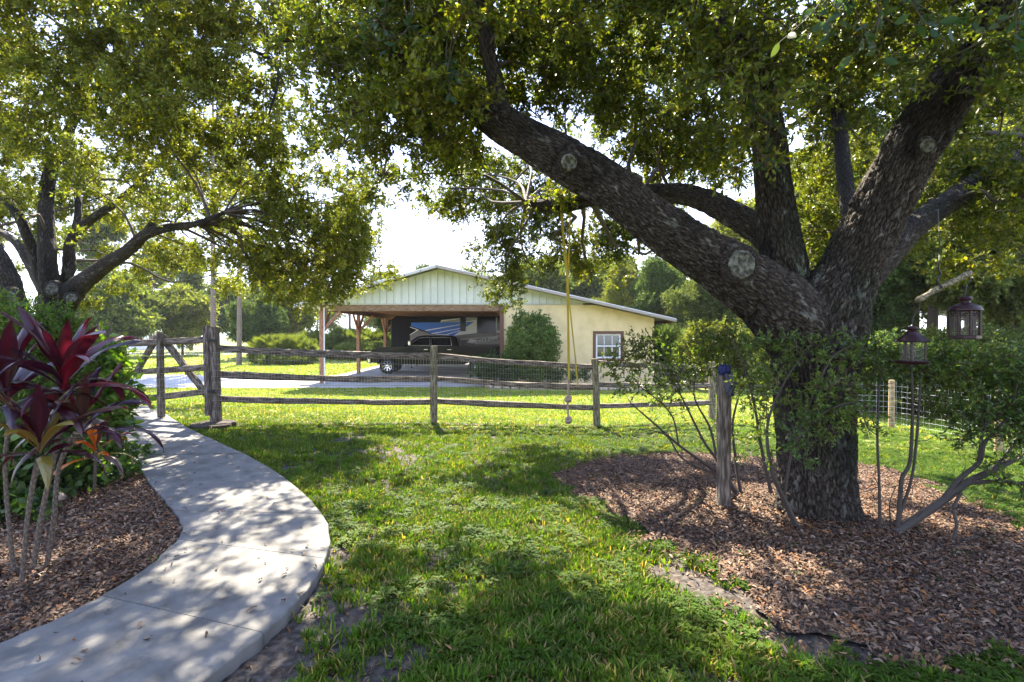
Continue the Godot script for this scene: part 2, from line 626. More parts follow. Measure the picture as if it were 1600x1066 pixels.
	M.wire = plain_mat(Color(0.36, 0.35, 0.32), 0.55, 0.55)
	M.whitewire = plain_mat(Color(0.62, 0.64, 0.64), 0.5, 0.5)
	# building
	M.siding = tex_mat(noise_tex(FN, 0.006, [[0.3, Color(0.50, 0.515, 0.44)], [0.7, Color(0.56, 0.575, 0.49)]], 256, 5, 0, 0.0, 31), 0.55, Vector3(0.4, 0.4, 0.4), true, true)
	M.stucco = tex_mat(noise_tex(FN, 0.008, [[0.2, Color(0.64, 0.50, 0.255)], [0.45, Color(0.69, 0.545, 0.285)], [0.75, Color(0.73, 0.58, 0.31)]], 512, 6, 0, 0.0, 32), 0.95, Vector3(0.35, 0.35, 0.35), true, true, noise_tex(FN, 0.06, [], 256, 4, 0, 0.0, 33), 0.5)
	M.roof = plain_mat(Color(0.46, 0.46, 0.43), 0.5, 0.2)
	M.rooftrim = plain_mat(Color(0.30, 0.26, 0.22), 0.6)
	M.white = plain_mat(Color(0.75, 0.75, 0.73), 0.5)
	M.browntrim = plain_mat(Color(0.13, 0.06, 0.035), 0.7)
	M.pane = plain_mat(Color(0.02, 0.025, 0.025), 0.06, 0.0, 0.7)
	M.stone = tex_mat(noise_tex(FN, 0.02, [[0.2, Color(0.30, 0.20, 0.15)], [0.5, Color(0.48, 0.38, 0.30)], [0.8, Color(0.62, 0.55, 0.47)]], 256, 5, 0, 0.0, 34), 0.9, Vector3(1.5, 1.5, 1.5), true, true)
	# vehicles
	M.black = plain_mat(Color(0.004, 0.004, 0.005), 0.3, 0.0, 0.25)
	M.black.clearcoat_enabled = true
	M.black.clearcoat = 0.25
	M.black.clearcoat_roughness = 0.05
	M.rubber = plain_mat(Color(0.016, 0.016, 0.016), 0.85)
	M.chrome = plain_mat(Color(0.75, 0.75, 0.77), 0.14, 1.0)
	M.darkglass = plain_mat(Color(0.006, 0.007, 0.008), 0.08, 0.0, 0.3)
	M.lens = plain_mat(Color(0.7, 0.72, 0.75), 0.08, 0.0, 0.8)
	M.rvblue = plain_mat(Color(0.02, 0.16, 0.72), 0.3)
	M.rvblack = plain_mat(Color(0.008, 0.008, 0.010), 0.4, 0.0, 0.2)
	M.rvgrey = plain_mat(Color(0.40, 0.385, 0.385), 0.3)
	M.rvtaupe = plain_mat(Color(0.20, 0.175, 0.165), 0.3)
	M.rvwhite = plain_mat(Color(0.85, 0.86, 0.87), 0.3)
	M.strap = plain_mat(Color(0.36, 0.28, 0.015), 0.75)
	M.rope = plain_mat(Color(0.30, 0.22, 0.17), 0.9)
	M.feeder = plain_mat(Color(0.018, 0.004, 0.006), 0.4, 0.0, 0.35)
	M.feeder.clearcoat_enabled = true
	M.feeder.clearcoat = 0.15
	M.seedglass = glass_mat(0.04, Color(0.75, 0.75, 0.7))
	M.seedglass.metallic_specular = 0.15
	M.iron = plain_mat(Color(0.02, 0.02, 0.02), 0.6, 0.4)
	M.scar = tex_mat(noise_tex(FN, 0.02, [[0.25, Color(0.045, 0.04, 0.032)], [0.5, Color(0.11, 0.112, 0.09)], [0.75, Color(0.18, 0.185, 0.155)]], 256, 6, 0, 10.0, 41), 0.95, Vector3(3, 3, 3), true, false, grain, 1.5)


# ---------------------------------------------------------------- plants
func leaf(mb: Mb, p: Vector3, dir: Vector3, side: Vector3, l: float, w: float, col: Color, curl := 0.12) -> void:
	var n := side.cross(dir).normalized()
	var b := mb.add(p, Vector2.ZERO, col)
	var a1 := mb.add(p + dir * l * 0.42 + side * w * 0.5, Vector2.ZERO, col)
	var a2 := mb.add(p + dir * l * 0.42 - side * w * 0.5, Vector2.ZERO, col)
	var m := mb.add(p + dir * l * 0.5 - n * l * curl, Vector2.ZERO, col)
	var t := mb.add(p + dir * l - n * l * curl * 0.6, Vector2.ZERO, col)
	mb.tri(b, m, a1); mb.tri(a1, m, t); mb.tri(t, m, a2); mb.tri(a2, m, b)


func sprig(twigs: int, per: int, size: float, l: float, w: float, cols: Array, spread := 1.0, wood := true, sd := 1, droop := 0.0) -> ArrayMesh:
	var keep := rng.state
	rng.seed = sd * 7919
	var mb := Mb.new()
	var brown := Color(0.09, 0.07, 0.05)
	for k in twigs:
		var d := (Vector3.UP * (1.25 - spread * 0.6) + rdir() * spread).normalized()
		var len := size * rr(0.6, 1.1)
		var bend := rdir() * 0.35 * size + Vector3.DOWN * droop * size
		var p1 := d * len * 0.5 + bend * 0.25
		var p2 := d * len + bend
		if wood: tube(mb, [Vector3.ZERO, p1, p2], [0.0045, 0.003, 0.0015], 3, 1, 1.0, 0.0, brown, false)
		for j in per:
			var t := rr(0.12, 1.0)
			var p := Vector3.ZERO.lerp(p1, t * 2.0) if t < 0.5 else p1.lerp(p2, t * 2.0 - 1.0)
			var dir := (d * 0.7 + rdir()).normalized()
			var side := dir.cross(rdir() + Vector3.UP * 0.8).normalized()
			var c: Color = cols[rng.randi() % cols.size()]
			var m := rr(0.75, 1.3)
			leaf(mb, p, dir, side, l * rr(0.7, 1.2), w * rr(0.75, 1.2), Color(c.r * m, c.g * m, c.b * m), rr(0.02, 0.2))
	rng.state = keep
	return mb.mesh()


# foliage: instances of the sprigs through ellipsoid pads [centre, radii, count]
func foliage(root: Node3D, called: String, pads: Array, sprigs: Array, mat: Material, tints: Array, lo := 0.8, hi := 1.25, hollow := 0.4, up := 0.35, gather := 0) -> void:
	var xfs := []
	var cols := []
	for k in sprigs.size():
		var a: Array[Transform3D] = []
		xfs.append(a)
		cols.append(PackedColorArray())
	for pad in pads:
		var c: Vector3 = pad[0]
		var r: Vector3 = pad[1]
		var pt: Color = tints[rng.randi() % tints.size()]
		var hub := Vector3.ZERO
		for k in int(pad[2]):
			var d := rdir()
			var q := d * pow(rng.randf(), hollow)
			if gather > 0:                             # sprays: sprigs sit together round a twig end
				if k % gather == 0: hub = q
				q = hub + Vector3(rng.randfn(0, 0.17), rng.randfn(0, 0.15), rng.randfn(0, 0.17)) / maxf(0.35, r.x) * 0.85
				d = (q - hub + hub * 0.4 + d * 0.3).normalized()
			var p := c + Vector3(q.x * r.x, q.y * r.y, q.z * r.z)
			var b := basis_to(d + Vector3.UP * up + rdir() * 0.6, rr(0, TAU)).scaled(Vector3.ONE * rr(lo, hi))
			var s := rng.randi() % sprigs.size()
			(xfs[s] as Array[Transform3D]).append(Transform3D(b, p - root.position))
			var ct: Color = pt.lerp(tints[rng.randi() % tints.size()], 0.4)
			var m := rr(0.8, 1.2)
			cols[s].append(Color(ct.r * m, ct.g * m, ct.b * m))
	for k in sprigs.size():
		if xfs[k].size(): multi(called, sprigs[k], mat, xfs[k], cols[k], root)


func limb(mb: Mb, spec: Array, n: int, sides: int, skel: Array, rep := 3, lump := 0.06) -> void:      # spec: [px, py, distance, width in px]
	var pts := []
	var rad := []
	for s in spec:
		pts.append(at(s[0], s[1], s[2]))
		rad.append(float(s[3]) * 0.5 / LENS * s[2])
	var cp := curve(pts, n)
	var cr := curve(rad, n)
	for k in cp.size(): skel.append([cp[k], cr[k]])
	tube(mb, cp, cr, sides, rep + 1, 0.75, lump)


# boughs from the limbs out to each pad
func boughs(mb: Mb, pads: Array, skel: Array, thick: float, fans: int, reach := 3.0) -> void:
	for pad in pads:
		var c: Vector3 = pad[0]
		var r: Vector3 = pad[1]
		var best := 0
		var bd := 1e9
		for k in skel.size():
			var d: float = (skel[k][0] as Vector3).distance_to(c) + 0.5 * maxf(0.0, (skel[k][0] as Vector3).y - c.y)
			if d < bd:
				bd = d; best = k
		var s: Vector3 = skel[best][0]
		var e := c + Vector3(rr(-0.2, 0.2) * r.x, rr(-0.3, 0.1) * r.y, rr(-0.2, 0.2) * r.z)
		var l := s.distance_to(e)
		var r0 := minf(thick * (0.5 + 0.25 * l), float(skel[best][1]) * 0.7)
		if l < reach * 2.5:
			var cp := curve([s, s.lerp(e, 0.35) + rdir() * l * 0.1 + Vector3.UP * l * 0.06, s.lerp(e, 0.7) + rdir() * l * 0.1, e], 9)
			var cr := []
			for k in 10: cr.append(lerpf(r0, r0 * 0.3, k / 9.0))
			tube(mb, cp, cr, 6, 1, 1.1, 0.0)
		for k in fans:
			var d := rdir()
			var q := e + Vector3(d.x * r.x, d.y * r.y, d.z * r.z) * rr(0.6, 1.05)
			var m := e.lerp(q, 0.5) + rdir() * 0.2 * r.x
			var tr := curve([e, m, q], 6)
			tube(mb, tr, [r0 * 0.4, r0 * 0.36, r0 * 0.3, r0 * 0.25, r0 * 0.2, r0 * 0.14, r0 * 0.08], 4, 1, 1.1, 0.0, Color.WHITE, false)


func pads_of(spec: Array, per: float, tight := 1.0) -> Array:     # [px, py, distance, rx, ry, rz, fullness]
	var out := []
	for s in spec:
		var r := Vector3(s[3], s[4], s[5])
		out.append([at(s[0], s[1], s[2]), r * tight, per * pow(r.x * r.y * r.z, 0.75) * float(s[6])])
	return out


func _ready() -> void:
	rng.seed = 20240611
	var cam := Camera3D.new()
	cam.name = "camera"
	cam.fov = rad_to_deg(2.0 * atan(533.0 / LENS))
	cam.near = 0.05
	cam.far = 600.0
	cam.position = Vector3(0, EYE, 0)
	cam.basis = view
	add_child(cam)
	cam.current = true
	var env := Environment.new()
	env.tonemap_mode = Environment.TONE_MAPPER_LINEAR
	env.tonemap_exposure = 6.5
	env.background_mode = Environment.BG_SKY
	var sky := Sky.new()
	var sm := ProceduralSkyMaterial.new()
	sm.sky_top_color = Color(0.60, 0.69, 0.90)
	sm.sky_horizon_color = Color(0.93, 0.95, 1.0)
	sm.sky_curve = 0.18
	sm.sky_energy_multiplier = 0.86
	sm.ground_bottom_color = Color(0.25, 0.28, 0.18)
	sm.ground_horizon_color = Color(0.80, 0.83, 0.85)
	sm.sun_angle_max = 30.0
	sm.sun_curve = 0.15
	sky.sky_material = sm
	env.sky = sky
	env.sdfgi_enabled = true
	env.ssao_enabled = true
	env.ssil_enabled = true
	env.fog_enabled = true
	env.fog_density = 0.0003
	env.fog_light_color = Color(0.95, 0.97, 1.0)
	var we := WorldEnvironment.new()
	we.name = "world_environment"
	we.environment = env
	add_child(we)
	var sun := DirectionalLight3D.new()
	sun.name = "sun"
	sun.light_energy = 1.6
	sun.light_color = Color(1.0, 0.955, 0.87)
	sun.light_angular_distance = 0.5
	sun.shadow_enabled = true
	sun.rotation = Vector3(deg_to_rad(-48.0), deg_to_rad(180.0 + 14.0), 0)
	add_child(sun)

	make_materials()
	build_ground()
	build_carport()
	build_truck()
	build_camper()
	build_fence()
	build_oaks()
	build_beds()
	build_shrubs()
	build_small_things()
	build_woods()
	build_grass()


var path_left := []
var path_right := []
var bed_left := PackedVector2Array()
var bed_right := PackedVector2Array()
var path_poly := PackedVector2Array()
var fence_line := []


func spread(lim: float, first: float, grow: float) -> Array:
	var out := [0.0]
	var s := first
	while out[-1] < lim:
		out.append(out[-1] + s)
		s *= grow
	var neg := []
	for k in range(out.size() - 1, 0, -1): neg.append(-out[k])
	return neg + out


func build_ground() -> void:
	# one sheet to the horizon
	var mb := Mb.new()
	var xs := spread(320.0, 0.5, 1.09)
	var zs := []
	var z := 14.0
	while z > -420.0:
		zs.append(z)
		z -= 0.5 if z > -24.0 else maxf(0.5, (-24.0 - z) * 0.12 + 0.5)
	var ids := []
	for zz in zs:
		var row := []
		for x in xs: row.append(mb.add(Vector3(x, g(x, zz), zz), Vector2(x, zz)))
		ids.append(row)
	for a in zs.size() - 1:
		for b in xs.size() - 1: mb.quad(ids[a][b], ids[a + 1][b], ids[a + 1][b + 1], ids[a][b + 1])
	tag(struct("ground", mb.mesh(), M.lawn), "sunlit mown lawn reaching back to the woods")

	# garden path: outlines, then slabs with joints
	var lp := []
	var rp := []
	for p in [[215, 633], [200, 650], [196, 672], [199, 695], [210, 720], [230, 750], [257, 782], [277, 805], [283, 825], [276, 842], [250, 868], [212, 897], [165, 925], [100, 960], [40, 986], [-40, 1020], [-200, 1090]]: lp.append(on_ground(p[0], p[1], 0.08))
	for p in [[245, 636], [272, 655], [302, 672], [345, 692], [400, 718], [448, 748], [486, 782], [510, 812], [516, 838], [508, 872], [488, 908], [458, 944], [420, 982], [370, 1022], [318, 1062], [240, 1130], [120, 1230]]: rp.append(on_ground(p[0], p[1], 0.08))
	path_left = curve(lp, 96)
	path_right = curve(rp, 96)
	for k in path_left.size():
		path_left[k] += Vector3(fuzz.get_noise_1d(k * 25.0), 0, fuzz.get_noise_1d(k * 25.0 + 900.0)) * 0.018
		path_right[k] += Vector3(fuzz.get_noise_1d(k * 25.0 + 300.0), 0, fuzz.get_noise_1d(k * 25.0 + 600.0)) * 0.018
	path_poly = flat2(path_left)
	var back := flat2(path_right)
	back.reverse()
	path_poly.append_array(back)
	var walk := Node3D.new()
	walk.name = "garden_path"
	add_child(walk)
	tag(walk, "curved pale concrete garden path dappled with leaf shade", "", "", "structure")
	var cuts := [0, 22, 40, 54, 73, 96]
	for s in cuts.size() - 1:
		var sm := Mb.new()
		var rows := []
		for k in range(cuts[s], cuts[s + 1] + 1):
			var l: Vector3 = path_left[k]
			var r: Vector3 = path_right[k]
			if k == cuts[s]:
				l = l.lerp(path_left[k + 1], 0.07); r = r.lerp(path_right[k + 1], 0.07)
			elif k == cuts[s + 1]:
				l = l.lerp(path_left[k - 1], 0.07); r = r.lerp(path_right[k - 1], 0.07)
			var w := (r - l).normalized()
			var row := []
			for q in [l + Vector3.DOWN * 0.16, l + Vector3.DOWN * 0.014, l + w * 0.012, l.lerp(r, 0.33), l.lerp(r, 0.66), r - w * 0.012, r + Vector3.DOWN * 0.014, r + Vector3.DOWN * 0.16]:
				row.append(sm.add(q, Vector2(q.x, q.z)))
			rows.append(row)
		for k in rows.size() - 1:
			for j in 7: sm.quad(rows[k][j], rows[k + 1][j], rows[k + 1][j + 1], rows[k][j + 1])
		for e in [0, rows.size() - 1]:
			var q := []
			for j in 8: q.append(sm.v[rows[e][j]])
			for j in range(1, 7): sm.ftri(q[0], q[j], q[j + 1])
		obj("slab", sm.mesh(), M.concrete, walk)

	# bare sandy soil of the yard in front of the fence
	fence_line = [on_ground(300, 662), on_ground(337, 664), on_ground(678, 662), on_ground(932, 668), on_ground(1113, 656)]
	var yard := PackedVector2Array([Vector2(-9, 1.5), Vector2(9.5, 1.5), Vector2(9.5, -6.2), Vector2(6.5, -8.5), Vector2(5.0, -10.2), Vector2(2.4, -10.0), Vector2(-1.3, -9.5), Vector2(-5.0, -8.75), Vector2(-9, -8.6)])
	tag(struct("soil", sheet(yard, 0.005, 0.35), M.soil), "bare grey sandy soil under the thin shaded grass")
	# shredded mulch of the two beds
	for k in range(4, 97): bed_left.append(Vector2(path_left[k].x - 0.01, path_left[k].z))
	bed_left.append(Vector2(-7.5, -1.2))
	bed_left.append(Vector2(-7.5, -8.2))
	tag(struct("mulch_bed", sheet(bed_left, 0.05, 0.3), M.mulch), "brown mulch bed left of the path under the red leaved plants")
	var br := []
	for p in [[870, 742], [930, 722], [1030, 712], [1170, 716], [1300, 722], [1420, 748], [1490, 782], [1560, 812], [1640, 850], [1760, 960], [1700, 1075], [1560, 1062], [1440, 1035], [1330, 1005], [1235, 975], [1150, 930], [1075, 880], [985, 832], [915, 785]]: br.append(on_ground(p[0], p[1]))
	bed_right = flat2(curve(br + [br[0]], 150))
	bed_right.remove_at(bed_right.size() - 1)
	for k in bed_right.size():
		var q := bed_right[k]
		bed_right[k] = q + Vector2(fuzz.get_noise_2d(q.x * 220.0, q.y * 220.0), fuzz.get_noise_2d(q.x * 220.0 + 500.0, q.y * 220.0)) * 0.34
	tag(struct("mulch_bed", sheet(bed_right, 0.03, 0.3), M.mulch), "leaf littered mulch bed round the foot of the big oak")
	# leaf litter that gathers along the foot of the fence
	var strip := PackedVector2Array([Vector2(-5.2, -8.95), Vector2(-1.4, -9.95), Vector2(1.8, -10.65), Vector2(5.2, -12.3), Vector2(5.2, -11.9), Vector2(1.8, -10.35), Vector2(-1.4, -9.7), Vector2(-5.2, -8.65)])
	tag(struct("litter_strip", sheet(strip, 0.012, 0.4), M.mulch), "thin strip of brown leaf litter along the fence foot")
	# driveway, apron and the far lane
	var drive := PackedVector2Array([Vector2(-60, -20.6), Vector2(-16, -20.3), Vector2(-9.0, -20.2), Vector2(-2.4, -20.5), Vector2(-0.6, -20.9), Vector2(-0.6, -26.2), Vector2(-9, -26.2), Vector2(-18, -26.6), Vector2(-60, -27.5)])
	tag(struct("driveway", sheet(drive, 0.02, 1.0, 0.05), M.slab), "pale concrete driveway running left from the carport")
	var lane := PackedVector2Array([Vector2(-90, -50), Vector2(-30, -52), Vector2(-16, -56), Vector2(-10, -70), Vector2(-18, -72), Vector2(-24, -62), Vector2(-34, -59), Vector2(-90, -58)])
	tag(struct("lane", sheet(lane, 0.02, 2.0, 0.05), M.slab), "pale lane bending across the lawn far behind the gate")


const SLAB := -0.42


func build_carport() -> void:
	var fz := -21.5
	var bz := -38.0
	var ridge := Vector2(-3.09, 4.44)
	var le := Vector2(-8.95, 2.80)
	var re := Vector2(6.72, 2.23)
	var c := thing("carport", "pale green gabled carport with open timber bay and yellow stucco room", "carport", Vector3(-1, SLAB, -29))
	var inv := Transform3D(Basis(), -c.position)
	var mk := func(mb: Mb, called: String, mat: Material, parent: Node3D) -> MeshInstance3D:
		for k in mb.v.size(): mb.v[k] = inv * mb.v[k]
		return obj(called, mb.mesh(), mat, parent)
	var top := func(x: float) -> float:
		return ridge.y - (ridge.x - x) * (ridge.y - le.y) / (ridge.x - le.x) if x < ridge.x else ridge.y - (x - ridge.x) * (ridge.y - re.y) / (re.x - ridge.x)
	# floor slab
	var mb := Mb.new()
	box(mb, Transform3D(Basis(), Vector3(-4.6, SLAB - 0.15, -29.6)), Vector3(8.2, 0.30, 17.4), 0.02)
	mk.call(mb, "floor_slab", M.slab, c)
	# roof: two ribbed slopes
	for side in 2:
		var a: Vector2 = ridge
		var b: Vector2 = le if side == 0 else re
		mb = Mb.new()
		var mid := (a + b) / 2.0
		var dir := (b - a).normalized()
		var xf := Transform3D(Basis(Vector3(dir.x, dir.y, 0), Vector3(-dir.y, dir.x, 0) * (1.0 if dir.x > 0 else -1.0), Vector3(0, 0, 1.0 if dir.x > 0 else -1.0)), Vector3(mid.x, mid.y, (fz + bz) / 2.0 + 0.15))
		box(mb, xf, Vector3(a.distance_to(b), 0.03, fz - bz + 1.0), 0.004)
		var roof: MeshInstance3D = mk.call(mb, "roof", M.roof, c)
		mb = Mb.new()
		var zz := fz + 0.55
		while zz > bz:
			box(mb, Transform3D(xf.basis, Vector3(mid.x, mid.y + 0.035, zz)), Vector3(a.distance_to(b), 0.035, 0.05), 0.008)
			zz -= 0.3
		mk.call(mb, "roof_ribs", M.roof, roof)
		# rake board along the front edge, in lengths with small dark joints between
		var parts := 9
		for k in parts:
			var p := a.lerp(b, (k + 0.02) / parts)
			var q := a.lerp(b, (k + 0.94) / parts)
			mb = Mb.new()
			bar(mb, Vector3(p.x, p.y - 0.03, fz + 0.64), Vector3(q.x, q.y - 0.03, fz + 0.64), 0.03, 0.11, 0.006)
			mk.call(mb, "rake_board", M.roof if side == 0 else M.rooftrim, roof)
		mb = Mb.new()
		bar(mb, Vector3(a.x, a.y - 0.06, fz + 0.60), Vector3(b.x, b.y - 0.06, fz + 0.60), 0.04, 0.09, 0.006)
		mk.call(mb, "rafter", M.rooftrim, roof)
	# gable of narrow ribbed panels, each a sheet of its own
	var gable := Node3D.new()
	gable.name = "gable"
	c.add_child(gable)
	var gb := 2.94
	var x := -8.0
	var w := 0.305
	while x < 3.2:
		var x1 := x + w - 0.012
		var y0: float = top.call(x) - 0.07
		var y1: float = top.call(x1) - 0.07
		if maxf(y0, y1) > gb + 0.03:
			var poly := PackedVector2Array([Vector2(x, gb), Vector2(x1, gb), Vector2(x1, maxf(y1, gb + 0.005))])
			if x < ridge.x and x1 > ridge.x: poly.append(Vector2(ridge.x, ridge.y - 0.07))
			poly.append(Vector2(x, maxf(y0, gb + 0.005)))
			mb = Mb.new()
			prism(mb, poly, fz, fz + 0.025)
			var hy := minf(y0, y1)
			if hy > gb + 0.06: box(mb, Transform3D(Basis(), Vector3(x + 0.03, (gb + hy) / 2.0, fz + 0.031)), Vector3(0.045, hy - gb - 0.01, 0.024), 0.009)
			mk.call(mb, "panel", M.siding, gable)
		x += w
	mb = Mb.new()
	box(mb, Transform3D(Basis(), Vector3(-2.6, gb - 0.035, fz + 0.02)), Vector3(11.2, 0.05, 0.05), 0.008)
	mk.call(mb, "gable_trim", M.siding, c)
	# header beams, joists and deck
	mb = Mb.new()
	box(mb, Transform3D(Basis(), Vector3(-4.25, gb - 0.20, fz - 0.06)), Vector3(7.6, 0.27, 0.14), 0.01)
	mk.call(mb, "header_beam", M.beam, c)
	for bx in [-7.98, -0.62]:
		mb = Mb.new()
		box(mb, Transform3D(Basis(), Vector3(bx, gb - 0.20, (fz + bz) / 2.0)), Vector3(0.15, 0.24, fz - bz - 0.4), 0.01)
		mk.call(mb, "header_beam", M.redwood, c)
	var zz := fz - 0.7
	while zz > bz:
		mb = Mb.new()
		box(mb, Transform3D(Basis(), Vector3(-4.3, gb - 0.0, zz)), Vector3(7.9, 0.15, 0.05), 0.006)
		mk.call(mb, "joist", M.redwood, c)
		zz -= 0.61
	mb = Mb.new()
	box(mb, Transform3D(Basis(), Vector3(-4.3, gb + 0.10, (fz + bz) / 2.0)), Vector3(8.1, 0.03, fz - bz - 0.2), 0.004)
	mk.call(mb, "ceiling_deck", M.beam, c)
	# posts of the open side with knee braces
	var pz := [-21.5, -26.6, -32.2, -37.2]
	for k in 4:
		mb = Mb.new()
		box(mb, Transform3D(Basis(), Vector3(-7.98, (SLAB + gb - 0.32) / 2.0, pz[k])), Vector3(0.17, gb - 0.32 - SLAB, 0.17), 0.012)
		var post: MeshInstance3D = mk.call(mb, "post", M.redwood, c)
		for s in [-1.0, 1.0]:
			if k == 0 and s > 0: continue
			mb = Mb.new()
			bar(mb, Vector3(-7.98, gb - 1.15, pz[k] + s * 0.05), Vector3(-7.98, gb - 0.33, pz[k] + s * 0.85), 0.09, 0.13, 0.008)
			mk.call(mb, "knee_brace", M.redwood, post)
		mb = Mb.new()
		bar(mb, Vector3(-7.92, gb - 1.1, pz[k] - 0.005), Vector3(-7.2, gb - 0.36, pz[k] - 0.005), 0.09, 0.13, 0.008)
		mk.call(mb, "knee_brace", M.redwood, post)
	mb = Mb.new()
	tube(mb, [Vector3(-7.84, SLAB, fz + 0.13), Vector3(-7.84, gb - 0.2, fz + 0.13)], [0.025, 0.025], 8)
	mk.call(mb, "downpipe", M.white, c)
	# stucco room
	var rx0 := -0.36
	var rx1 := 5.97
	var rz := -29.2
	var hole := [2.0 + 1.52, 0.62, 4.57, 1.66]        # window opening
	var wall := Node3D.new()
	wall.name = "wall"
	c.add_child(wall)
	var th := 0.18
	var front := []
	front.append(PackedVector2Array([Vector2(rx0, -0.6), Vector2(hole[0], -0.6), Vector2(hole[0], top.call(hole[0]) - 0.09 if top.call(hole[0]) - 0.09 < gb - 0.07 else gb - 0.07), Vector2(2.85, gb - 0.07), Vector2(rx0, gb - 0.07)]))
	front.append(PackedVector2Array([Vector2(hole[2], -0.6), Vector2(rx1, -0.6), Vector2(rx1, top.call(rx1) - 0.09), Vector2(hole[2], top.call(hole[2]) - 0.09)]))
	front.append(PackedVector2Array([Vector2(hole[0], -0.6), Vector2(hole[2], -0.6), Vector2(hole[2], hole[1]), Vector2(hole[0], hole[1])]))
	front.append(PackedVector2Array([Vector2(hole[0], hole[3]), Vector2(hole[2], hole[3]), Vector2(hole[2], top.call(hole[2]) - 0.09), Vector2(hole[0], top.call(hole[0]) - 0.09)]))
	for p in front:
		mb = Mb.new()
		prism(mb, p, fz - th, fz)
		mk.call(mb, "stucco", M.stucco, wall)
	mb = Mb.new()
	box(mb, Transform3D(Basis(), Vector3(rx0 + 0.09, 1.1, (fz + rz) / 2.0 - 0.1)), Vector3(0.18, 3.4, fz - rz - 0.2), 0.005)
	box(mb, Transform3D(Basis(), Vector3(rx1 - 0.09, 0.75, (fz + rz) / 2.0 - 0.1)), Vector3(0.18, 2.7, fz - rz - 0.2), 0.005)
	box(mb, Transform3D(Basis(), Vector3((rx0 + rx1) / 2.0, 0.75, rz - 0.1)), Vector3(rx1 - rx0, 2.7, 0.18), 0.005)
	mk.call(mb, "stucco", M.stucco, wall)
	mb = Mb.new()
	box(mb, Transform3D(Basis(), Vector3(rx0 - 0.07, 1.22, fz - 0.03)), Vector3(0.16, 3.3, 0.22), 0.01)
	mk.call(mb, "corner_post", M.browntrim, c)
	# eave board at the low right end
	mb = Mb.new()
	box(mb, Transform3D(Basis(), Vector3(re.x - 0.1, re.y - 0.05, (fz + bz) / 2.0)), Vector3(0.04, 0.14, fz - bz + 0.8), 0.005)
	mk.call(mb, "eave_board", M.browntrim, c)
	# window: brown casing, white sash with six lights
	var win := Node3D.new()
	win.name = "window"
	c.add_child(win)
	mb = Mb.new()
	box(mb, Transform3D(Basis(), Vector3((hole[0] + hole[2]) / 2.0, hole[3] + 0.05, fz + 0.015)), Vector3(hole[2] - hole[0] + 0.24, 0.12, 0.06), 0.006)
	box(mb, Transform3D(Basis(), Vector3((hole[0] + hole[2]) / 2.0, hole[1] - 0.05, fz + 0.015)), Vector3(hole[2] - hole[0] + 0.24, 0.12, 0.06), 0.006)
	for s in [0, 2]: box(mb, Transform3D(Basis(), Vector3(hole[s] + (-0.06 if s == 0 else 0.06), (hole[1] + hole[3]) / 2.0, fz + 0.013)), Vector3(0.12, hole[3] - hole[1] - 0.025, 0.055), 0.006)
	mk.call(mb, "casing", M.browntrim, win)
	mb = Mb.new()
	var ww: float = hole[2] - hole[0]
	var hh: float = hole[3] - hole[1]
	var cx: float = (hole[0] + hole[2]) / 2.0
	var cy: float = (hole[1] + hole[3]) / 2.0
	for s in [-1.0, 1.0]:
		box(mb, Transform3D(Basis(), Vector3(cx + s * (ww / 2.0 - 0.035), cy, fz - 0.05)), Vector3(0.07, hh, 0.06), 0.005)
		box(mb, Transform3D(Basis(), Vector3(cx, cy + s * (hh / 2.0 - 0.035), fz - 0.05)), Vector3(ww - 0.142, 0.07, 0.058), 0.005)
	box(mb, Transform3D(Basis(), Vector3(cx, cy, fz - 0.05)), Vector3(ww - 0.142, 0.06, 0.062), 0.005)
	for s in [-1.0, 1.0]:
		for v in [-1.0, 1.0]: box(mb, Transform3D(Basis(), Vector3(cx + s * ww * 0.16, cy + v * (hh / 4.0 - 0.002), fz - 0.055)), Vector3(0.03, hh / 2.0 - 0.11, 0.03), 0.003)
	mk.call(mb, "sash", M.white, win)
	for k in 3:
		for v in [-1.0, 1.0]:
			mb = Mb.new()
			box(mb, Transform3D(Basis(), Vector3(cx + (k - 1) * ww * 0.305, cy + v * (hh / 4.0 - 0.002), fz - 0.075)), Vector3(ww * 0.29, hh / 2.0 - 0.1, 0.008), 0.0)
			mk.call(mb, "pane", M.pane, win)


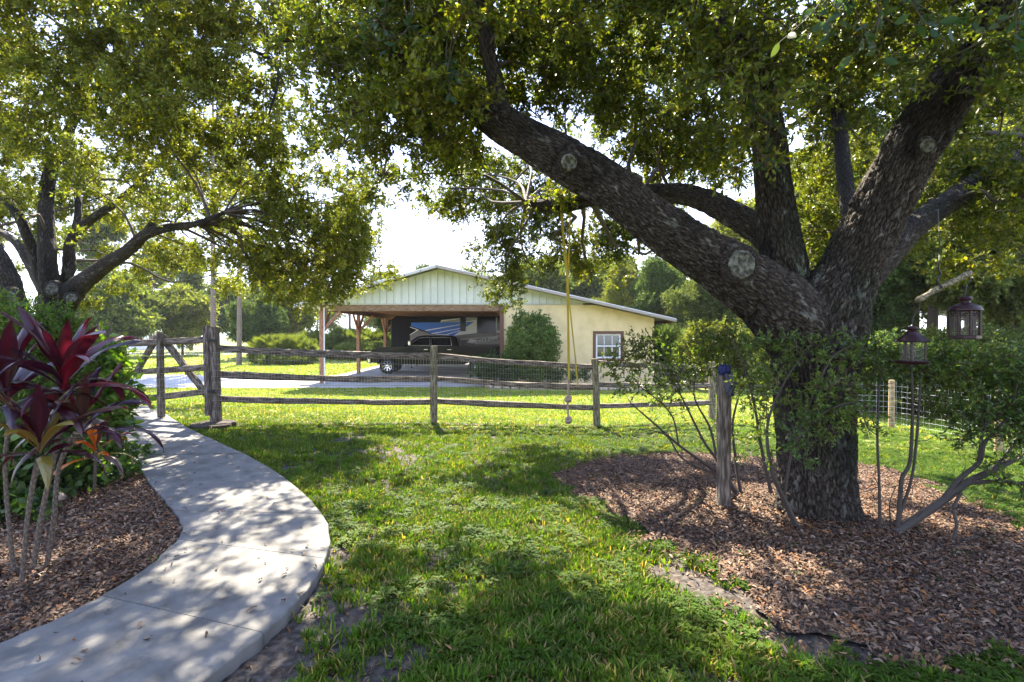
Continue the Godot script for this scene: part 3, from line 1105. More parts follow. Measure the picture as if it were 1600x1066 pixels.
func build_truck() -> void:
	# local axes: x from the nose backwards, y up from the floor, z towards the camera
	var t := thing("pickup_truck", "glossy black crew cab pickup truck parked under the carport", "pickup truck", Vector3(-7.33, SLAB, -27.4))
	var W := 0.98
	var mb := Mb.new()
	var low := [[0.02, 0.62], [0.0, 1.05], [0.06, 1.24], [0.35, 1.36], [1.75, 1.44], [1.95, 1.46], [4.55, 1.42], [4.6, 1.44], [6.72, 1.46], [6.78, 1.40], [6.78, 0.70], [6.70, 0.58], [5.98, 0.58], [5.98, 0.66]]
	var pl := PackedVector2Array()
	for p in low: pl.append(Vector2(p[0], p[1]))
	for k in 9:                                      # wheel arches
		var a := lerpf(0.0, PI, k / 8.0)
		pl.append(Vector2(5.48 + cos(a) * 0.50, 0.50 + sin(a) * 0.47))
	pl.append_array(PackedVector2Array([Vector2(4.98, 0.58), Vector2(4.9, 0.5), Vector2(1.45, 0.5), Vector2(1.38, 0.6)]))
	for k in 9:
		var a := lerpf(0.0, PI, k / 8.0)
		pl.append(Vector2(0.87 + cos(a) * 0.50, 0.50 + sin(a) * 0.47))
	pl.append(Vector2(0.36, 0.58))
	prism(mb, pl, -W, W, Transform3D(), 0.05)
	obj("body", mb.mesh(), M.black, t)
	# cab: tapered greenhouse
	var cab := [[1.72, 1.43], [2.42, 1.94], [2.75, 1.995], [4.2, 1.985], [4.45, 1.90], [4.6, 1.42]]
	mb = Mb.new()
	var rings := []
	for s in [-1.0, 1.0]:
		var ring := []
		for p in cab:
			var inset := 0.05 + 0.20 * clampf((p[1] - 1.42) / 0.57, 0.0, 1.0)
			ring.append(Vector3(p[0], p[1], s * (W - inset)))
		rings.append(ring)
	for k in cab.size() - 1: mb.fquad(rings[0][k], rings[0][k + 1], rings[1][k + 1], rings[1][k])
	for k in range(1, cab.size() - 1):
		mb.ftri(rings[1][0], rings[1][k], rings[1][k + 1])
		mb.ftri(rings[0][0], rings[0][k + 1], rings[0][k])
	var cabo := obj("cab", mb.mesh(), M.black, t)
	var side := func(x: float, y: float, s: float) -> Vector3:
		return Vector3(x, y, s * (W - 0.05 - 0.20 * clampf((y - 1.42) / 0.57, 0.0, 1.0) + 0.006))
	for s in [-1.0, 1.0]:
		for q in [[[1.98, 1.47], [2.5, 1.86], [3.06, 1.90], [3.06, 1.47]], [[3.14, 1.47], [3.14, 1.90], [4.12, 1.88], [4.22, 1.47]]]:
			mb = Mb.new()
			mb.fquad(side.call(q[0][0], q[0][1], s), side.call(q[1][0], q[1][1], s), side.call(q[2][0], q[2][1], s), side.call(q[3][0], q[3][1], s))
			var wnd := obj("window", mb.mesh(), M.darkglass, cabo)
			mb = Mb.new()
			for k in 4:
				var a: Vector3 = side.call(q[k][0], q[k][1], s)
				var b: Vector3 = side.call(q[(k + 1) % 4][0], q[(k + 1) % 4][1], s)
				tube(mb, [a, b], [0.014, 0.014], 5)
			if s > 0: obj("trim", mb.mesh(), M.chrome, cabo)
	mb = Mb.new()
	mb.fquad(Vector3(1.80, 1.50, -0.82), Vector3(2.40, 1.93, -0.70), Vector3(2.40, 1.93, 0.70), Vector3(1.80, 1.50, 0.82))
	for k in mb.v.size(): mb.v[k] += Vector3(-0.01, 0.008, 0)
	obj("windscreen", mb.mesh(), M.darkglass, cabo)
	# doors, handles, mirror
	for d in [[1.9, 3.08], [3.12, 4.3]]:
		mb = Mb.new()
		prism(mb, PackedVector2Array([Vector2(d[0], 0.62), Vector2(d[1], 0.62), Vector2(d[1], 1.40), Vector2(d[0], 1.40)]), W - 0.02, W + 0.008, Transform3D(), 0.006)
		var door := obj("door", mb.mesh(), M.black, t)
		mb = Mb.new()
		box(mb, Transform3D(Basis(), Vector3(d[1] - 0.2, 1.26, W + 0.03)), Vector3(0.22, 0.04, 0.03), 0.01)
		obj("handle", mb.mesh(), M.chrome, door)
	for s in [-1.0, 1.0]:
		mb = Mb.new()
		box(mb, Transform3D(Basis(), Vector3(2.08, 1.60, s * (W + 0.17))), Vector3(0.14, 0.26, 0.2), 0.04)
		bar(mb, Vector3(2.12, 1.5, s * (W - 0.06)), Vector3(2.1, 1.52, s * (W + 0.12)), 0.05, 0.05)
		obj("mirror", mb.mesh(), M.chrome if s > 0 else M.black, t)
	# nose
	mb = Mb.new()
	box(mb, Transform3D(Basis(), Vector3(-0.06, 0.68, 0)), Vector3(0.2, 0.26, 2.02), 0.05)
	obj("bumper", mb.mesh(), M.chrome, t)
	mb = Mb.new()
	box(mb, Transform3D(Basis(), Vector3(0.0, 1.02, 0)), Vector3(0.08, 0.36, 1.15), 0.03)
	obj("grille", mb.mesh(), M.chrome, t)
	for s in [-1.0, 1.0]:
		mb = Mb.new()
		box(mb, Transform3D(Basis(), Vector3(0.12, 1.02, s * 0.80)), Vector3(0.34, 0.30, 0.38), 0.06)
		obj("headlight", mb.mesh(), M.lens, t)
	mb = Mb.new()
	box(mb, Transform3D(Basis(), Vector3(6.86, 0.72, 0)), Vector3(0.18, 0.22, 1.96), 0.04)
	obj("bumper", mb.mesh(), M.chrome, t)
	for s in [-1.0, 1.0]:
		mb = Mb.new()
		box(mb, Transform3D(Basis(), Vector3(6.76, 1.16, s * 0.9)), Vector3(0.06, 0.36, 0.16), 0.02)
		obj("tail_light", mb.mesh(), plain_mat(Color(0.25, 0.01, 0.01), 0.2), t)
	mb = Mb.new()
	box(mb, Transform3D(Basis(), Vector3(3.2, 0.44, W + 0.02)), Vector3(2.9, 0.05, 0.16), 0.02)
	obj("running_board", mb.mesh(), M.chrome, t)
	for wx in [0.87, 5.48]:
		for s in [-1.0, 1.0]:
			var xf := Transform3D(Basis(Vector3.RIGHT, PI / 2.0 * s), Vector3(wx, 0.41, s * (W - 0.15)))
			mb = Mb.new()
			lathe(mb, [Vector2(0.26, -0.13), Vector2(0.36, -0.14), Vector2(0.405, -0.11), Vector2(0.41, 0.0), Vector2(0.405, 0.11), Vector2(0.36, 0.14), Vector2(0.26, 0.125), Vector2(0.25, 0.0), Vector2(0.26, -0.13)], xf, 28)
			var tyre := obj("wheel", mb.mesh(), M.rubber, t)
			mb = Mb.new()
			lathe(mb, [Vector2(0.27, 0.115), Vector2(0.255, 0.135), Vector2(0.235, 0.12), Vector2(0.225, 0.05)], xf, 28)
			lathe(mb, [Vector2(0.0, 0.15), Vector2(0.06, 0.145), Vector2(0.075, 0.10), Vector2(0.08, 0.06)], xf, 16)
			for k in 8:
				var a := TAU * k / 8.0
				bar(mb, xf * Vector3(cos(a) * 0.06, 0.10, sin(a) * 0.06), xf * Vector3(cos(a) * 0.24, 0.115, sin(a) * 0.24), 0.05, 0.03, 0.006, Vector3(0, 0, 1))
			obj("rim", mb.mesh(), M.chrome, tyre)
			mb = Mb.new()
			lathe(mb, [Vector2(0.0, 0.045), Vector2(0.24, 0.045)], xf, 24)
			obj("brake_disc", mb.mesh(), M.rubber, tyre)


func build_camper() -> void:
	var d := 30.6
	var t := thing("camper_trailer", "tall camper trailer with blue and white swooshes behind the pickup", "camper trailer", Vector3(-2.0, SLAB, -31.8))
	var inv := Transform3D(Basis(), -t.position)
	var mb := Mb.new()
	var X0 := -7.25
	var X1 := 3.6
	prism(mb, PackedVector2Array([Vector2(X0 + 0.55, 0.75), Vector2(X1, 0.75), Vector2(X1, 3.0), Vector2(X1 - 0.2, 3.14), Vector2(X0 + 0.3, 3.14), Vector2(X0, 2.9), Vector2(X0, 1.3)]), -33.0, -d, Transform3D(Basis(), Vector3(0, SLAB, 0)), 0.06)
	for k in mb.v.size(): mb.v[k] = inv * mb.v[k]
	obj("body", mb.mesh(), M.rvblack, t)
	# printed panels of the side, traced as shapes on its skin
	var shape := func(called: String, pts: Array, mat: Material, lift: float) -> void:
		var poly := PackedVector2Array()
		for p in pts:
			var q := at(560.0 + p[0] * 0.1875, 460.0 + p[1] * 0.1875, d)
			poly.append(Vector2(q.x, minf(q.y, SLAB + 3.05)))
		var m := Mb.new()
		prism(m, poly, -d, -d + lift)
		for k in m.v.size(): m.v[k] = inv * m.v[k]
		obj(called, m.mesh(), mat, t)
	shape.call("side_panel", [[690, 215], [905, 160], [1400, 150], [1400, 330], [985, 345], [790, 362], [640, 345]], M.rvwhite, 0.006)
	shape.call("stripe", [[690, 226], [905, 196], [985, 190], [985, 212], [905, 224], [700, 240]], M.rvgrey, 0.010)
	shape.call("stripe", [[430, 345], [505, 298], [610, 332], [800, 345], [985, 322], [1400, 318], [1400, 470], [430, 470]], M.rvtaupe, 0.010)
	shape.call("swoosh", [[438, 236], [965, 230], [905, 268], [782, 352], [740, 335], [610, 330], [560, 305], [440, 266]], M.rvblue, 0.015)
	shape.call("pinstripe", [[555, 299], [905, 240], [905, 245], [562, 306]], M.rvwhite, 0.019)
	shape.call("pinstripe", [[606, 326], [905, 270], [896, 277], [622, 331]], M.rvwhite, 0.019)
	shape.call("pinstripe", [[735, 332], [880, 288], [872, 294], [745, 336]], M.rvwhite, 0.019)
	shape.call("pinstripe", [[432, 270], [505, 296], [430, 342], [430, 335], [488, 297], [430, 276]], M.rvwhite, 0.019)
	shape.call("stripe", [[820, 372], [1400, 325], [1400, 338], [850, 384]], M.rvgrey, 0.017)
	shape.call("stripe", [[890, 398], [1400, 368], [1400, 412], [985, 418]], M.rvgrey, 0.017)
	shape.call("stripe", [[930, 372], [990, 382], [960, 404], [905, 404]], M.rvwhite, 0.021)
	shape.call("window", [[848, 190], [895, 190], [895, 308], [848, 308]], M.darkglass, 0.03)
	shape.call("window", [[988, 178], [1146, 172], [1146, 326], [988, 326]], M.darkglass, 0.03)
	shape.call("trim", [[1146, 168], [1156, 168], [1156, 326], [1146, 326]], M.white, 0.034)
	shape.call("window", [[1158, 178], [1330, 178], [1330, 300], [1158, 300]], M.darkglass, 0.03)
	var tm := TextMesh.new()
	var sf := SystemFont.new()
	sf.font_names = PackedStringArray(["Droid Sans"])
	sf.font_weight = 700
	tm.font = sf
	tm.text = "CYCLONE"
	tm.font_size = 32
	tm.pixel_size = 0.0085
	tm.depth = 0.01
	var tp := at(560.0 + 1068 * 0.1875, 460.0 + 379 * 0.1875, d)
	var b := Basis(Vector3(0, 0, 1), deg_to_rad(13.0)) * Basis(Vector3(1.15, 0, 0), Vector3(0.25, 1, 0), Vector3(0, 0, 1))
	obj("lettering", tm, M.rvwhite, t, Transform3D(b, tp + Vector3(0, 0, 0.028) - t.position))
	for k in 2:
		mb = Mb.new()
		lathe(mb, [Vector2(0.0, -0.1), Vector2(0.36, -0.1), Vector2(0.38, 0.0), Vector2(0.36, 0.1), Vector2(0.0, 0.1)], Transform3D(Basis(Vector3.RIGHT, PI / 2.0), Vector3(0.4 + k * 0.95, SLAB + 0.38, -d - 0.15) - t.position), 24)
		obj("wheel", mb.mesh(), M.rubber, t)
	for s in [-33.0 + 0.3, -d - 0.3]:
		obj("jack_leg", box_mesh(Vector3(0.1, 0.76, 0.1), 0.01), M.iron, t, Transform3D(Basis(), Vector3(X0 + 1.2, SLAB + 0.37, s) - t.position))


func mesh_wires(mb: Mb, line: Array, low: float, high: float, sx: float, sy: float, r: float, off: Vector3) -> void:
	for k in line.size() - 1:
		var a: Vector3 = line[k]
		var b: Vector3 = line[k + 1]
		var l := Vector2(a.x - b.x, a.z - b.z).length()
		var n := int(l / sx)
		for j in n + 1:
			var p := a.lerp(b, (j + 0.5) / (n + 1.0))
			var w := Vector3(rr(-0.004, 0.004), 0, rr(-0.006, 0.006))
			tube(mb, [p + off + Vector3.UP * low, p + off + w + Vector3.UP * high], [r, r], 3, 1, 1.0, 0.0, Color.WHITE, false)
		var y := low
		while y <= high + 0.001:
			var pts := []
			var rad := []
			for j in 7:
				var t := j / 6.0
				pts.append(a.lerp(b, t) + off + Vector3(0, y + rr(-0.006, 0.006), 0.004))
				rad.append(r)
			tube(mb, pts, rad, 3, 1, 1.0, 0.0, Color.WHITE, false)
			y += sy


func build_fence() -> void:
	var posts := [[337, 664, 1.66, 0.155], [678, 662, 1.50, 0.125], [932, 668, 1.40, 0.13], [1113, 656, 1.42, 0.14]]
	var spots := []
	for p in posts: spots.append(on_ground(p[0], p[1]))
	var f := thing("rail_fence", "weathered three rail split timber fence with wire netting across the lawn", "fence", spots[0])
	var o: Vector3 = -f.position
	for k in posts.size():
		var mb := Mb.new()
		var s: Vector3 = spots[k] + o
		rough_bar(mb, s - Vector3.UP * 0.1, s + Vector3(0.02 * sin(k * 2.0) - 0.02, posts[k][2], 0), posts[k][3], posts[k][3], 8, 0.008, 0.0, k * 3.0)
		obj("post", mb.mesh(), M.greenpost if k > 0 else M.fence, f)
	for k in posts.size() - 1:
		for h in [1.30, 0.87, 0.44]:
			var mb := Mb.new()
			var hw := 0.11 if h > 1.0 else 0.10
			rough_bar(mb, spots[k] + o + Vector3(0.03, h + rr(-0.015, 0.015), 0.0), spots[k + 1] + o + Vector3(-0.03, h - (0.05 if k == 1 else 0.0) + rr(-0.02, 0.02), 0.0), 0.075, hw, 16, 0.014, rr(0.01, 0.04), k * 7.0 + h * 11.0)
			obj("rail", mb.mesh(), M.fence, f)
	var wires := Mb.new()
	var line := []
	for s in spots: line.append(s + o)
	mesh_wires(wires, line, 0.03, 1.27, 0.052, 0.10, 0.0017, Vector3(0, 0, 0.085))
	obj("wire_netting", wires.mesh(), M.wire, f).set_meta("kind", "stuff")

	# gate
	var d := 8.62
	var gt := thing("wooden_gate", "weathered timber garden gate with pointed A frame braces", "gate", on_ground(252, 655))
	o = -gt.position
	var pieces := [["stile", 250, 521, 252, 652, 0.115, 0.0], ["stile", 322.5, 509, 326, 649, 0.105, 0.0], ["rail", 196, 537.5, 320, 531, 0.105, 0.03], ["rail", 210, 582, 320, 574, 0.10, 0.03], ["rail", 186, 628, 323, 612, 0.10, 0.03], ["brace", 247, 525, 211, 584, 0.10, 0.10], ["brace", 252, 525, 325, 620, 0.10, 0.10], ["stile", 186, 520, 186, 652, 0.105, 0.0]]
	for k in pieces.size():
		var p: Array = pieces[k]
		var mb := Mb.new()
		rough_bar(mb, at(p[1], p[2], d + p[6]) + o, at(p[3], p[4], d + p[6]) + o, 0.075 if k != 1 else 0.1, p[5], 9, 0.006, 0.0, 40.0 + k * 5.0)
		obj(p[0], mb.mesh(), M.fence, gt)
	wires = Mb.new()
	var ga := at(190, 650, d - 0.09) + o
	var gb := at(322, 648, d - 0.09) + o
	mesh_wires(wires, [ga, gb], 0.0, 1.18, 0.052, 0.10, 0.0017, Vector3.ZERO)
	obj("wire_netting", wires.mesh(), M.wire, gt).set_meta("kind", "stuff")
	for h in [[323, 532, 336, 532], [324, 612, 336, 611]]:
		obj("hinge", bar_mesh(at(h[0], h[1], d - 0.06) + o, at(h[2], h[3], d - 0.06) + o, 0.02, 0.04, 0.004), M.iron, gt)
	var lp := on_ground(164, 658)
	var mb := Mb.new()
	rough_bar(mb, Vector3(0, -0.1, 0), Vector3(0, 1.62, 0), 0.16, 0.16, 8, 0.008, 0.0, 77.0)
	var lpo := obj("gate_post", mb.mesh(), M.fence)
	lpo.position = lp
	tag(lpo, "weathered gate post half hidden by the leafy green bush", "post")

	# wire fence towards the right
	var rs := [on_ground(1393, 671), on_ground(1560, 706), on_ground(1760, 760)]
	var rf := thing("wire_fence", "pale wire stock fence on round posts right of the big oak", "fence", rs[0])
	o = -rf.position
	line = [spots[3] + o]
	for k in 3:
		mb = Mb.new()
		var s: Vector3 = rs[k] + o
		tube(mb, [s - Vector3.UP * 0.1, s + Vector3.UP * 0.5, s + Vector3.UP * 1.13, s + Vector3.UP * 1.14], [0.065, 0.063, 0.06, 0.045], 12, 1, 1.0)
		obj("post", mb.mesh(), M.paleposts, rf)
		line.append(s)
	wires = Mb.new()
	mesh_wires(wires, line, 0.05, 1.1, 0.15, 0.12, 0.0022, Vector3(0, 0, 0.07))
	obj("wire_netting", wires.mesh(), M.whitewire, rf).set_meta("kind", "stuff")


var oak_sprigs := []
var big_sprigs := []
var skel_big := []


func scar(root: Node3D, px: float, py: float, d: float, r: float, face: Vector3) -> void:
	var mb := Mb.new()
	var n := 22
	var rows := []
	for q in [[1.0, -0.06], [1.02, 0.012], [0.82, 0.042], [0.62, 0.02], [0.45, 0.03], [0.2, 0.005], [0.0, 0.012]]:
		var row := []
		for j in n + 1:
			var a := TAU * (j % n) / n
			var k: float = q[0] * r * (1.0 + 0.05 * sin(a * 2.0 + px) + 0.025 * sin(a * 7.0 + q[0] * 2.0))
			row.append(mb.add(Vector3(cos(a) * k, q[1] + 0.006 * sin(a * 9.0 + q[0] * 20.0), sin(a) * k), Vector2(cos(a), sin(a)) * q[0]))
		rows.append(row)
	for k in rows.size() - 1:
		for j in n: mb.quad(rows[k][j], rows[k + 1][j], rows[k + 1][j + 1], rows[k][j + 1])
	var ring := Mb.new()                                # healed collar of bark round the cut
	var prof := [Vector2(0.86, 0.0), Vector2(0.93, 0.035), Vector2(1.05, 0.045), Vector2(1.2, 0.03), Vector2(1.38, -0.02), Vector2(1.5, -0.08)]
	var prev := []
	for q in prof:
		var row := []
		for j in 33:
			var a := TAU * (j % 32) / 32.0
			var k: float = q.x * r * (1.0 + 0.06 * sin(a * 2.0 + px) + 0.05 * fuzz.get_noise_2d(cos(a) * 150.0 + px, sin(a) * 150.0))
			row.append(ring.add(Vector3(cos(a) * k, q.y * r * 4.0 * (0.6 + 1.2 * absf(fuzz.get_noise_2d(cos(a) * 90.0 - px, sin(a) * 90.0 + 50.0))), sin(a) * k), Vector2(j / 16.0, q.x * r * 2.0), Color(0.8, 0.78, 0.74)))
		if prev.size():
			for j in 32: ring.quad(prev[j], row[j], row[j + 1], prev[j + 1])
		prev = row
	obj("scar_collar", ring.mesh(), M.bark, root, Transform3D(basis_to(face), at(px, py, d) - root.position))
	obj("pruning_scar", mb.mesh(), M.scar, root, Transform3D(basis_to(face), at(px, py, d) - root.position))


func build_oaks() -> void:
	var greens := [Color(0.065, 0.092, 0.016), Color(0.09, 0.12, 0.020), Color(0.125, 0.15, 0.026), Color(0.05, 0.08, 0.018), Color(0.15, 0.155, 0.032)]
	for k in 4: oak_sprigs.append(sprig(4, 11, 0.25, 0.068, 0.031, greens, 1.0, true, 11 + k, 0.1))
	for k in 3: big_sprigs.append(sprig(3, 9, 0.20, 0.062, 0.030, greens, 1.0, true, 31 + k, 0.2))
	# ---- the big live oak on the right
	var o := thing("live_oak", "huge spreading live oak with thick low limbs and cracked bark", "tree", on_ground(1277, 812))
	var mb := Mb.new()
	var sk := []
	var D := 4.62
	# trunk runs on into the right limb
	limb(mb, [[1280, 850, D, 160], [1278, 812, D, 131], [1276, 770, D, 113], [1274, 700, D, 110], [1272, 620, D, 115], [1274, 550, D, 127], [1290, 490, D, 120], [1322, 430, D, 90], [1362, 350, D - 0.05, 83], [1405, 270, D - 0.15, 78], [1450, 195, D - 0.25, 76], [1505, 110, D - 0.4, 73], [1550, 40, D - 0.5, 68], [1600, -60, D - 0.6, 59], [1640, -190, D - 0.7, 46], [1680, -380, D - 0.8, 28]], 460, 150, sk, 4, 0.075)
	# left limb
	limb(mb, [[1285, 640, D + 0.1, 63], [1268, 560, D + 0.02, 100], [1240, 505, D - 0.03, 113], [1195, 462, D - 0.05, 101], [1140, 424, D - 0.06, 88], [1075, 382, D - 0.06, 77], [1010, 338, D - 0.02, 70], [950, 290, D + 0.05, 68], [890, 254, D + 0.15, 68], [825, 218, D + 0.3, 60], [765, 180, D + 0.5, 53], [700, 130, D + 0.8, 42], [630, 92, D + 1.2, 32], [560, 70, D + 1.7, 25], [490, 58, D + 2.1, 18], [420, 60, D + 2.4, 11]], 400, 128, sk, 3, 0.075)
	# upright limb
	limb(mb, [[1262, 590, D + 0.12, 52], [1246, 520, D + 0.12, 77], [1230, 440, D + 0.14, 70], [1217, 360, D + 0.16, 60], [1208, 280, D + 0.15, 53], [1198, 200, D + 0.05, 48], [1180, 120, D - 0.1, 42], [1150, 50, D - 0.2, 37], [1120, -40, D - 0.2, 31], [1100, -160, D - 0.2, 21]], 260, 90, sk, 2, 0.08)
	# limb behind that carries the strap
	limb(mb, [[1240, 430, D + 0.35, 28], [1195, 370, D + 0.6, 40], [1140, 332, D + 1.0, 38], [1080, 306, D + 1.5, 32], [1010, 302, D + 2.0, 28], [940, 305, D + 2.3, 27], [870, 322, D + 2.5, 24], [822, 316, D + 2.7, 8]], 160, 48, sk, 2, 0.07)
	# dark limb behind to the right
	limb(mb, [[1330, 470, D + 0.25, 36], [1385, 400, D + 0.5, 40], [1440, 345, D + 0.9, 35], [1510, 298, D + 1.3, 31], [1590, 245, D + 1.6, 28], [1690, 190, D + 2.0, 21], [1800, 150, D + 2.3, 11]], 140, 48, sk, 2, 0.07)
	# smaller limbs high up
	limb(mb, [[1185, 140, D - 0.05, 28], [1120, 60, D + 0.3, 25], [1040, 0, D + 0.6, 20], [940, -60, D + 0.9, 13]], 40, 16, sk, 1, 0.05)
	limb(mb, [[790, 196, D + 0.4, 31], [770, 110, D + 0.4, 25], [745, 20, D + 0.3, 20], [700, -80, D + 0.2, 13]], 40, 16, sk, 1, 0.05)
	limb(mb, [[1340, 390, D + 0.1, 25], [1320, 280, D + 0.9, 22], [1310, 180, D + 1.6, 18], [1290, 60, D + 2.2, 11]], 40, 14, sk, 1, 0.05)
	skel_big = sk
	for k in mb.v.size(): mb.v[k] -= o.position
	obj("trunk", mb.mesh(), M.bark, o)
	scar(o, 889, 254, D - 0.07, 0.07, Vector3(0.05, -0.25, 1))
	scar(o, 1158, 413, D - 0.34, 0.115, Vector3(-0.05, -0.05, 1))
	scar(o, 1448, 228, D - 0.50, 0.05, Vector3(-0.25, -0.2, 1))
	var pads := pads_of([
		[560, 30, 6.4, 0.9, 0.55, 0.8, 1.0], [640, 70, 6.0, 0.8, 0.5, 0.8, 1.1], [730, 60, 5.4, 0.7, 0.5, 0.7, 1.2], [650, 160, 6.4, 0.65, 0.45, 0.7, 1.0], [580, 130, 6.9, 0.8, 0.5, 0.8, 0.6], [725, 235, 6.4, 0.45, 0.38, 0.5, 0.9], [665, 260, 7.0, 0.5, 0.4, 0.5, 0.6],
		[690, 165, 5.0, 0.45, 0.32, 0.45, 1.1], [820, 70, 5.4, 0.75, 0.45, 0.7, 0.9], [930, 50, 5.6, 0.8, 0.5, 0.7, 0.9], [890, 150, 7.0, 0.7, 0.45, 0.7, 0.6], [1000, 150, 7.0, 0.8, 0.5, 0.7, 1.1], [970, 230, 7.8, 0.7, 0.4, 0.6, 0.9], [1060, 240, 7.4, 0.7, 0.45, 0.6, 1.2], [1130, 190, 7.2, 0.7, 0.5, 0.6, 1.1], [600, 200, 5.6, 0.5, 0.3, 0.4, 0.9], [670, 210, 5.4, 0.45, 0.3, 0.4, 0.9], [560, 170, 5.8, 0.5, 0.3, 0.4, 0.9], [535, 225, 6.2, 0.45, 0.3, 0.35, 0.8], [600, 265, 6.4, 0.35, 0.22, 0.3, 0.6], [720, 190, 5.2, 0.35, 0.26, 0.35, 1.0], [520, 90, 5.8, 0.6, 0.35, 0.5, 0.9], [650, 245, 5.6, 0.28, 0.22, 0.25, 0.8], [600, 20, 4.8, 0.6, 0.35, 0.5, 0.9], [820, 20, 4.4, 0.6, 0.3, 0.4, 0.9], [960, 100, 5.6, 0.6, 0.4, 0.4, 0.9], [860, 110, 5.4, 0.5, 0.3, 0.35, 0.9], [1010, 190, 5.8, 0.4, 0.3, 0.35, 0.9], [1240, 90, 4.9, 0.35, 0.35, 0.3, 1.0], [1460, 60, 4.2, 0.4, 0.3, 0.3, 1.0], [1330, 190, 6.2, 0.5, 0.4, 0.4, 1.0],
		[1050, 60, 5.2, 0.7, 0.5, 0.6, 1.0], [1110, 160, 5.6, 0.5, 0.5, 0.5, 1.0], [1190, 30, 3.9, 0.5, 0.35, 0.5, 1.3], [1150, 90, 4.0, 0.35, 0.35, 0.3, 1.1], [1190, 230, 4.35, 0.2, 0.3, 0.22, 1.2], [1330, 110, 6.4, 0.9, 0.6, 0.8, 1.0], [1280, 30, 5.0, 0.7, 0.5, 0.6, 1.0], [1300, 240, 7.4, 0.75, 0.6, 0.7, 0.8], [1290, 350, 8.2, 0.7, 0.7, 0.6, 1.0], [1300, 280, 9.0, 0.9, 0.7, 0.6, 1.0], [1270, 410, 9.0, 0.5, 0.5, 0.6, 0.9], [1100, 250, 8.6, 0.7, 0.5, 0.6, 0.8], [1560, 250, 8.0, 0.9, 0.6, 0.6, 1.0], [1450, 300, 9.0, 0.9, 0.7, 0.6, 0.9],
		[1400, 40, 4.8, 0.6, 0.4, 0.5, 1.0], [1420, 130, 6.8, 0.7, 0.6, 0.7, 0.8], [1570, 150, 4.6, 0.4, 0.5, 0.5, 1.0], [1600, 290, 5.2, 0.5, 0.5, 0.5, 1.0], [1500, 310, 6.2, 0.7, 0.45, 0.6, 1.0], [1560, 380, 6.4, 0.7, 0.35, 0.6, 0.9], [1480, 240, 7.0, 0.8, 0.5, 0.7, 0.8], [1560, 60, 3.6, 0.45, 0.35, 0.4, 1.2], [1430, 370, 7.4, 0.5, 0.35, 0.5, 0.6],
		[735, 320, 9.6, 0.7, 0.5, 0.5, 1.3], [790, 385, 9.8, 0.65, 0.6, 0.5, 1.3], [845, 330, 10.2, 0.8, 0.55, 0.6, 1.4], [905, 385, 10.4, 0.75, 0.5, 0.5, 1.3], [970, 370, 10.4, 0.7, 0.5, 0.5, 1.3], [795, 445, 9.8, 0.42, 0.36, 0.4, 1.2], [1020, 320, 10.2, 0.7, 0.5, 0.5, 1.2], [870, 260, 10.4, 0.8, 0.5, 0.5, 1.2], [755, 270, 10.2, 0.7, 0.45, 0.5, 1.0], [930, 300, 10.6, 0.8, 0.5, 0.5, 1.2], [690, 290, 9.4, 0.35, 0.35, 0.3, 0.9], [800, 300, 10.8, 0.7, 0.5, 0.4, 1.2], [1040, 370, 10.8, 0.6, 0.5, 0.4, 1.0], [930, 420, 10.8, 0.5, 0.3, 0.3, 0.8], [850, 420, 10.4, 0.5, 0.3, 0.3, 0.8],
		[600, -120, 5.5, 1.0, 0.5, 0.9, 0.4], [800, -100, 4.8, 1.0, 0.5, 0.9, 0.6], [1000, -120, 4.6, 1.0, 0.4, 0.9, 0.5], [1250, -120, 4.4, 0.9, 0.4, 0.9, 0.7], [1500, -80, 4.4, 0.9, 0.4, 0.9, 0.7], [1750, 0, 4.4, 0.9, 0.5, 0.9, 0.8], [1780, 240, 5.2, 0.8, 0.6, 0.9, 0.8], [700, -300, 3.6, 0.9, 0.5, 0.9, 0.6], [1100, -350, 3.4, 1.0, 0.5, 0.9, 0.6], [1500, -350, 3.2, 0.9, 0.5, 0.9, 0.6],
		[1420, -30, 7.0, 1.0, 0.5, 0.9, 0.5], [1650, -20, 6.8, 0.9, 0.6, 0.9, 0.7], [1100, 80, 8.0, 1.0, 0.6, 0.7, 0.7], [1350, 80, 8.0, 1.0, 0.6, 0.7, 0.7], [1530, 140, 8.0, 1.0, 0.6, 0.7, 0.8], [760, 130, 7.2, 0.8, 0.5, 0.5, 0.9], [900, 80, 7.4, 0.9, 0.6, 0.5, 0.8], [820, 150, 6.0, 0.5, 0.35, 0.4, 0.8], [1010, 60, 7.6, 0.9, 0.6, 0.5, 0.8],
	], 350.0, 0.97)
	for ix in 6:                                     # the crown goes on over the viewer's head
		for iz in 6:
			pads.append([Vector3(-4.2 + ix * 1.7 + rr(-0.4, 0.4), rr(4.3, 5.6), -1.6 + iz * 1.4 + rr(-0.4, 0.4)), Vector3(1.05, 0.5, 1.0), 130.0])
	mb = Mb.new()
	boughs(mb, pads, sk, 0.035, 4)
	for k in mb.v.size(): mb.v[k] -= o.position
	obj("boughs", mb.mesh(), M.twig, o)
	var tints := [Color(1.15, 1.15, 1.0), Color(0.9, 1.0, 0.95), Color(1.65, 1.5, 0.85), Color(1.35, 1.3, 0.9)]
	foliage(o, "crown", pads, oak_sprigs, M.oak, tints, 0.62, 1.22, 0.4, 0.35, 12)
	# near leaves of low twigs, big enough to tell apart
	var leaf_meshes := []
	for k in 4:
		var lm := Mb.new()
		var c: Color = [Color(0.035, 0.075, 0.035), Color(0.045, 0.085, 0.04), Color(0.06, 0.09, 0.035), Color(0.03, 0.065, 0.04)][k]
		oval_leaf(lm, 0.07, 0.034, 0.10 + 0.05 * k, c)
		leaf_meshes.append(lm.mesh())
	var twigs := Mb.new()
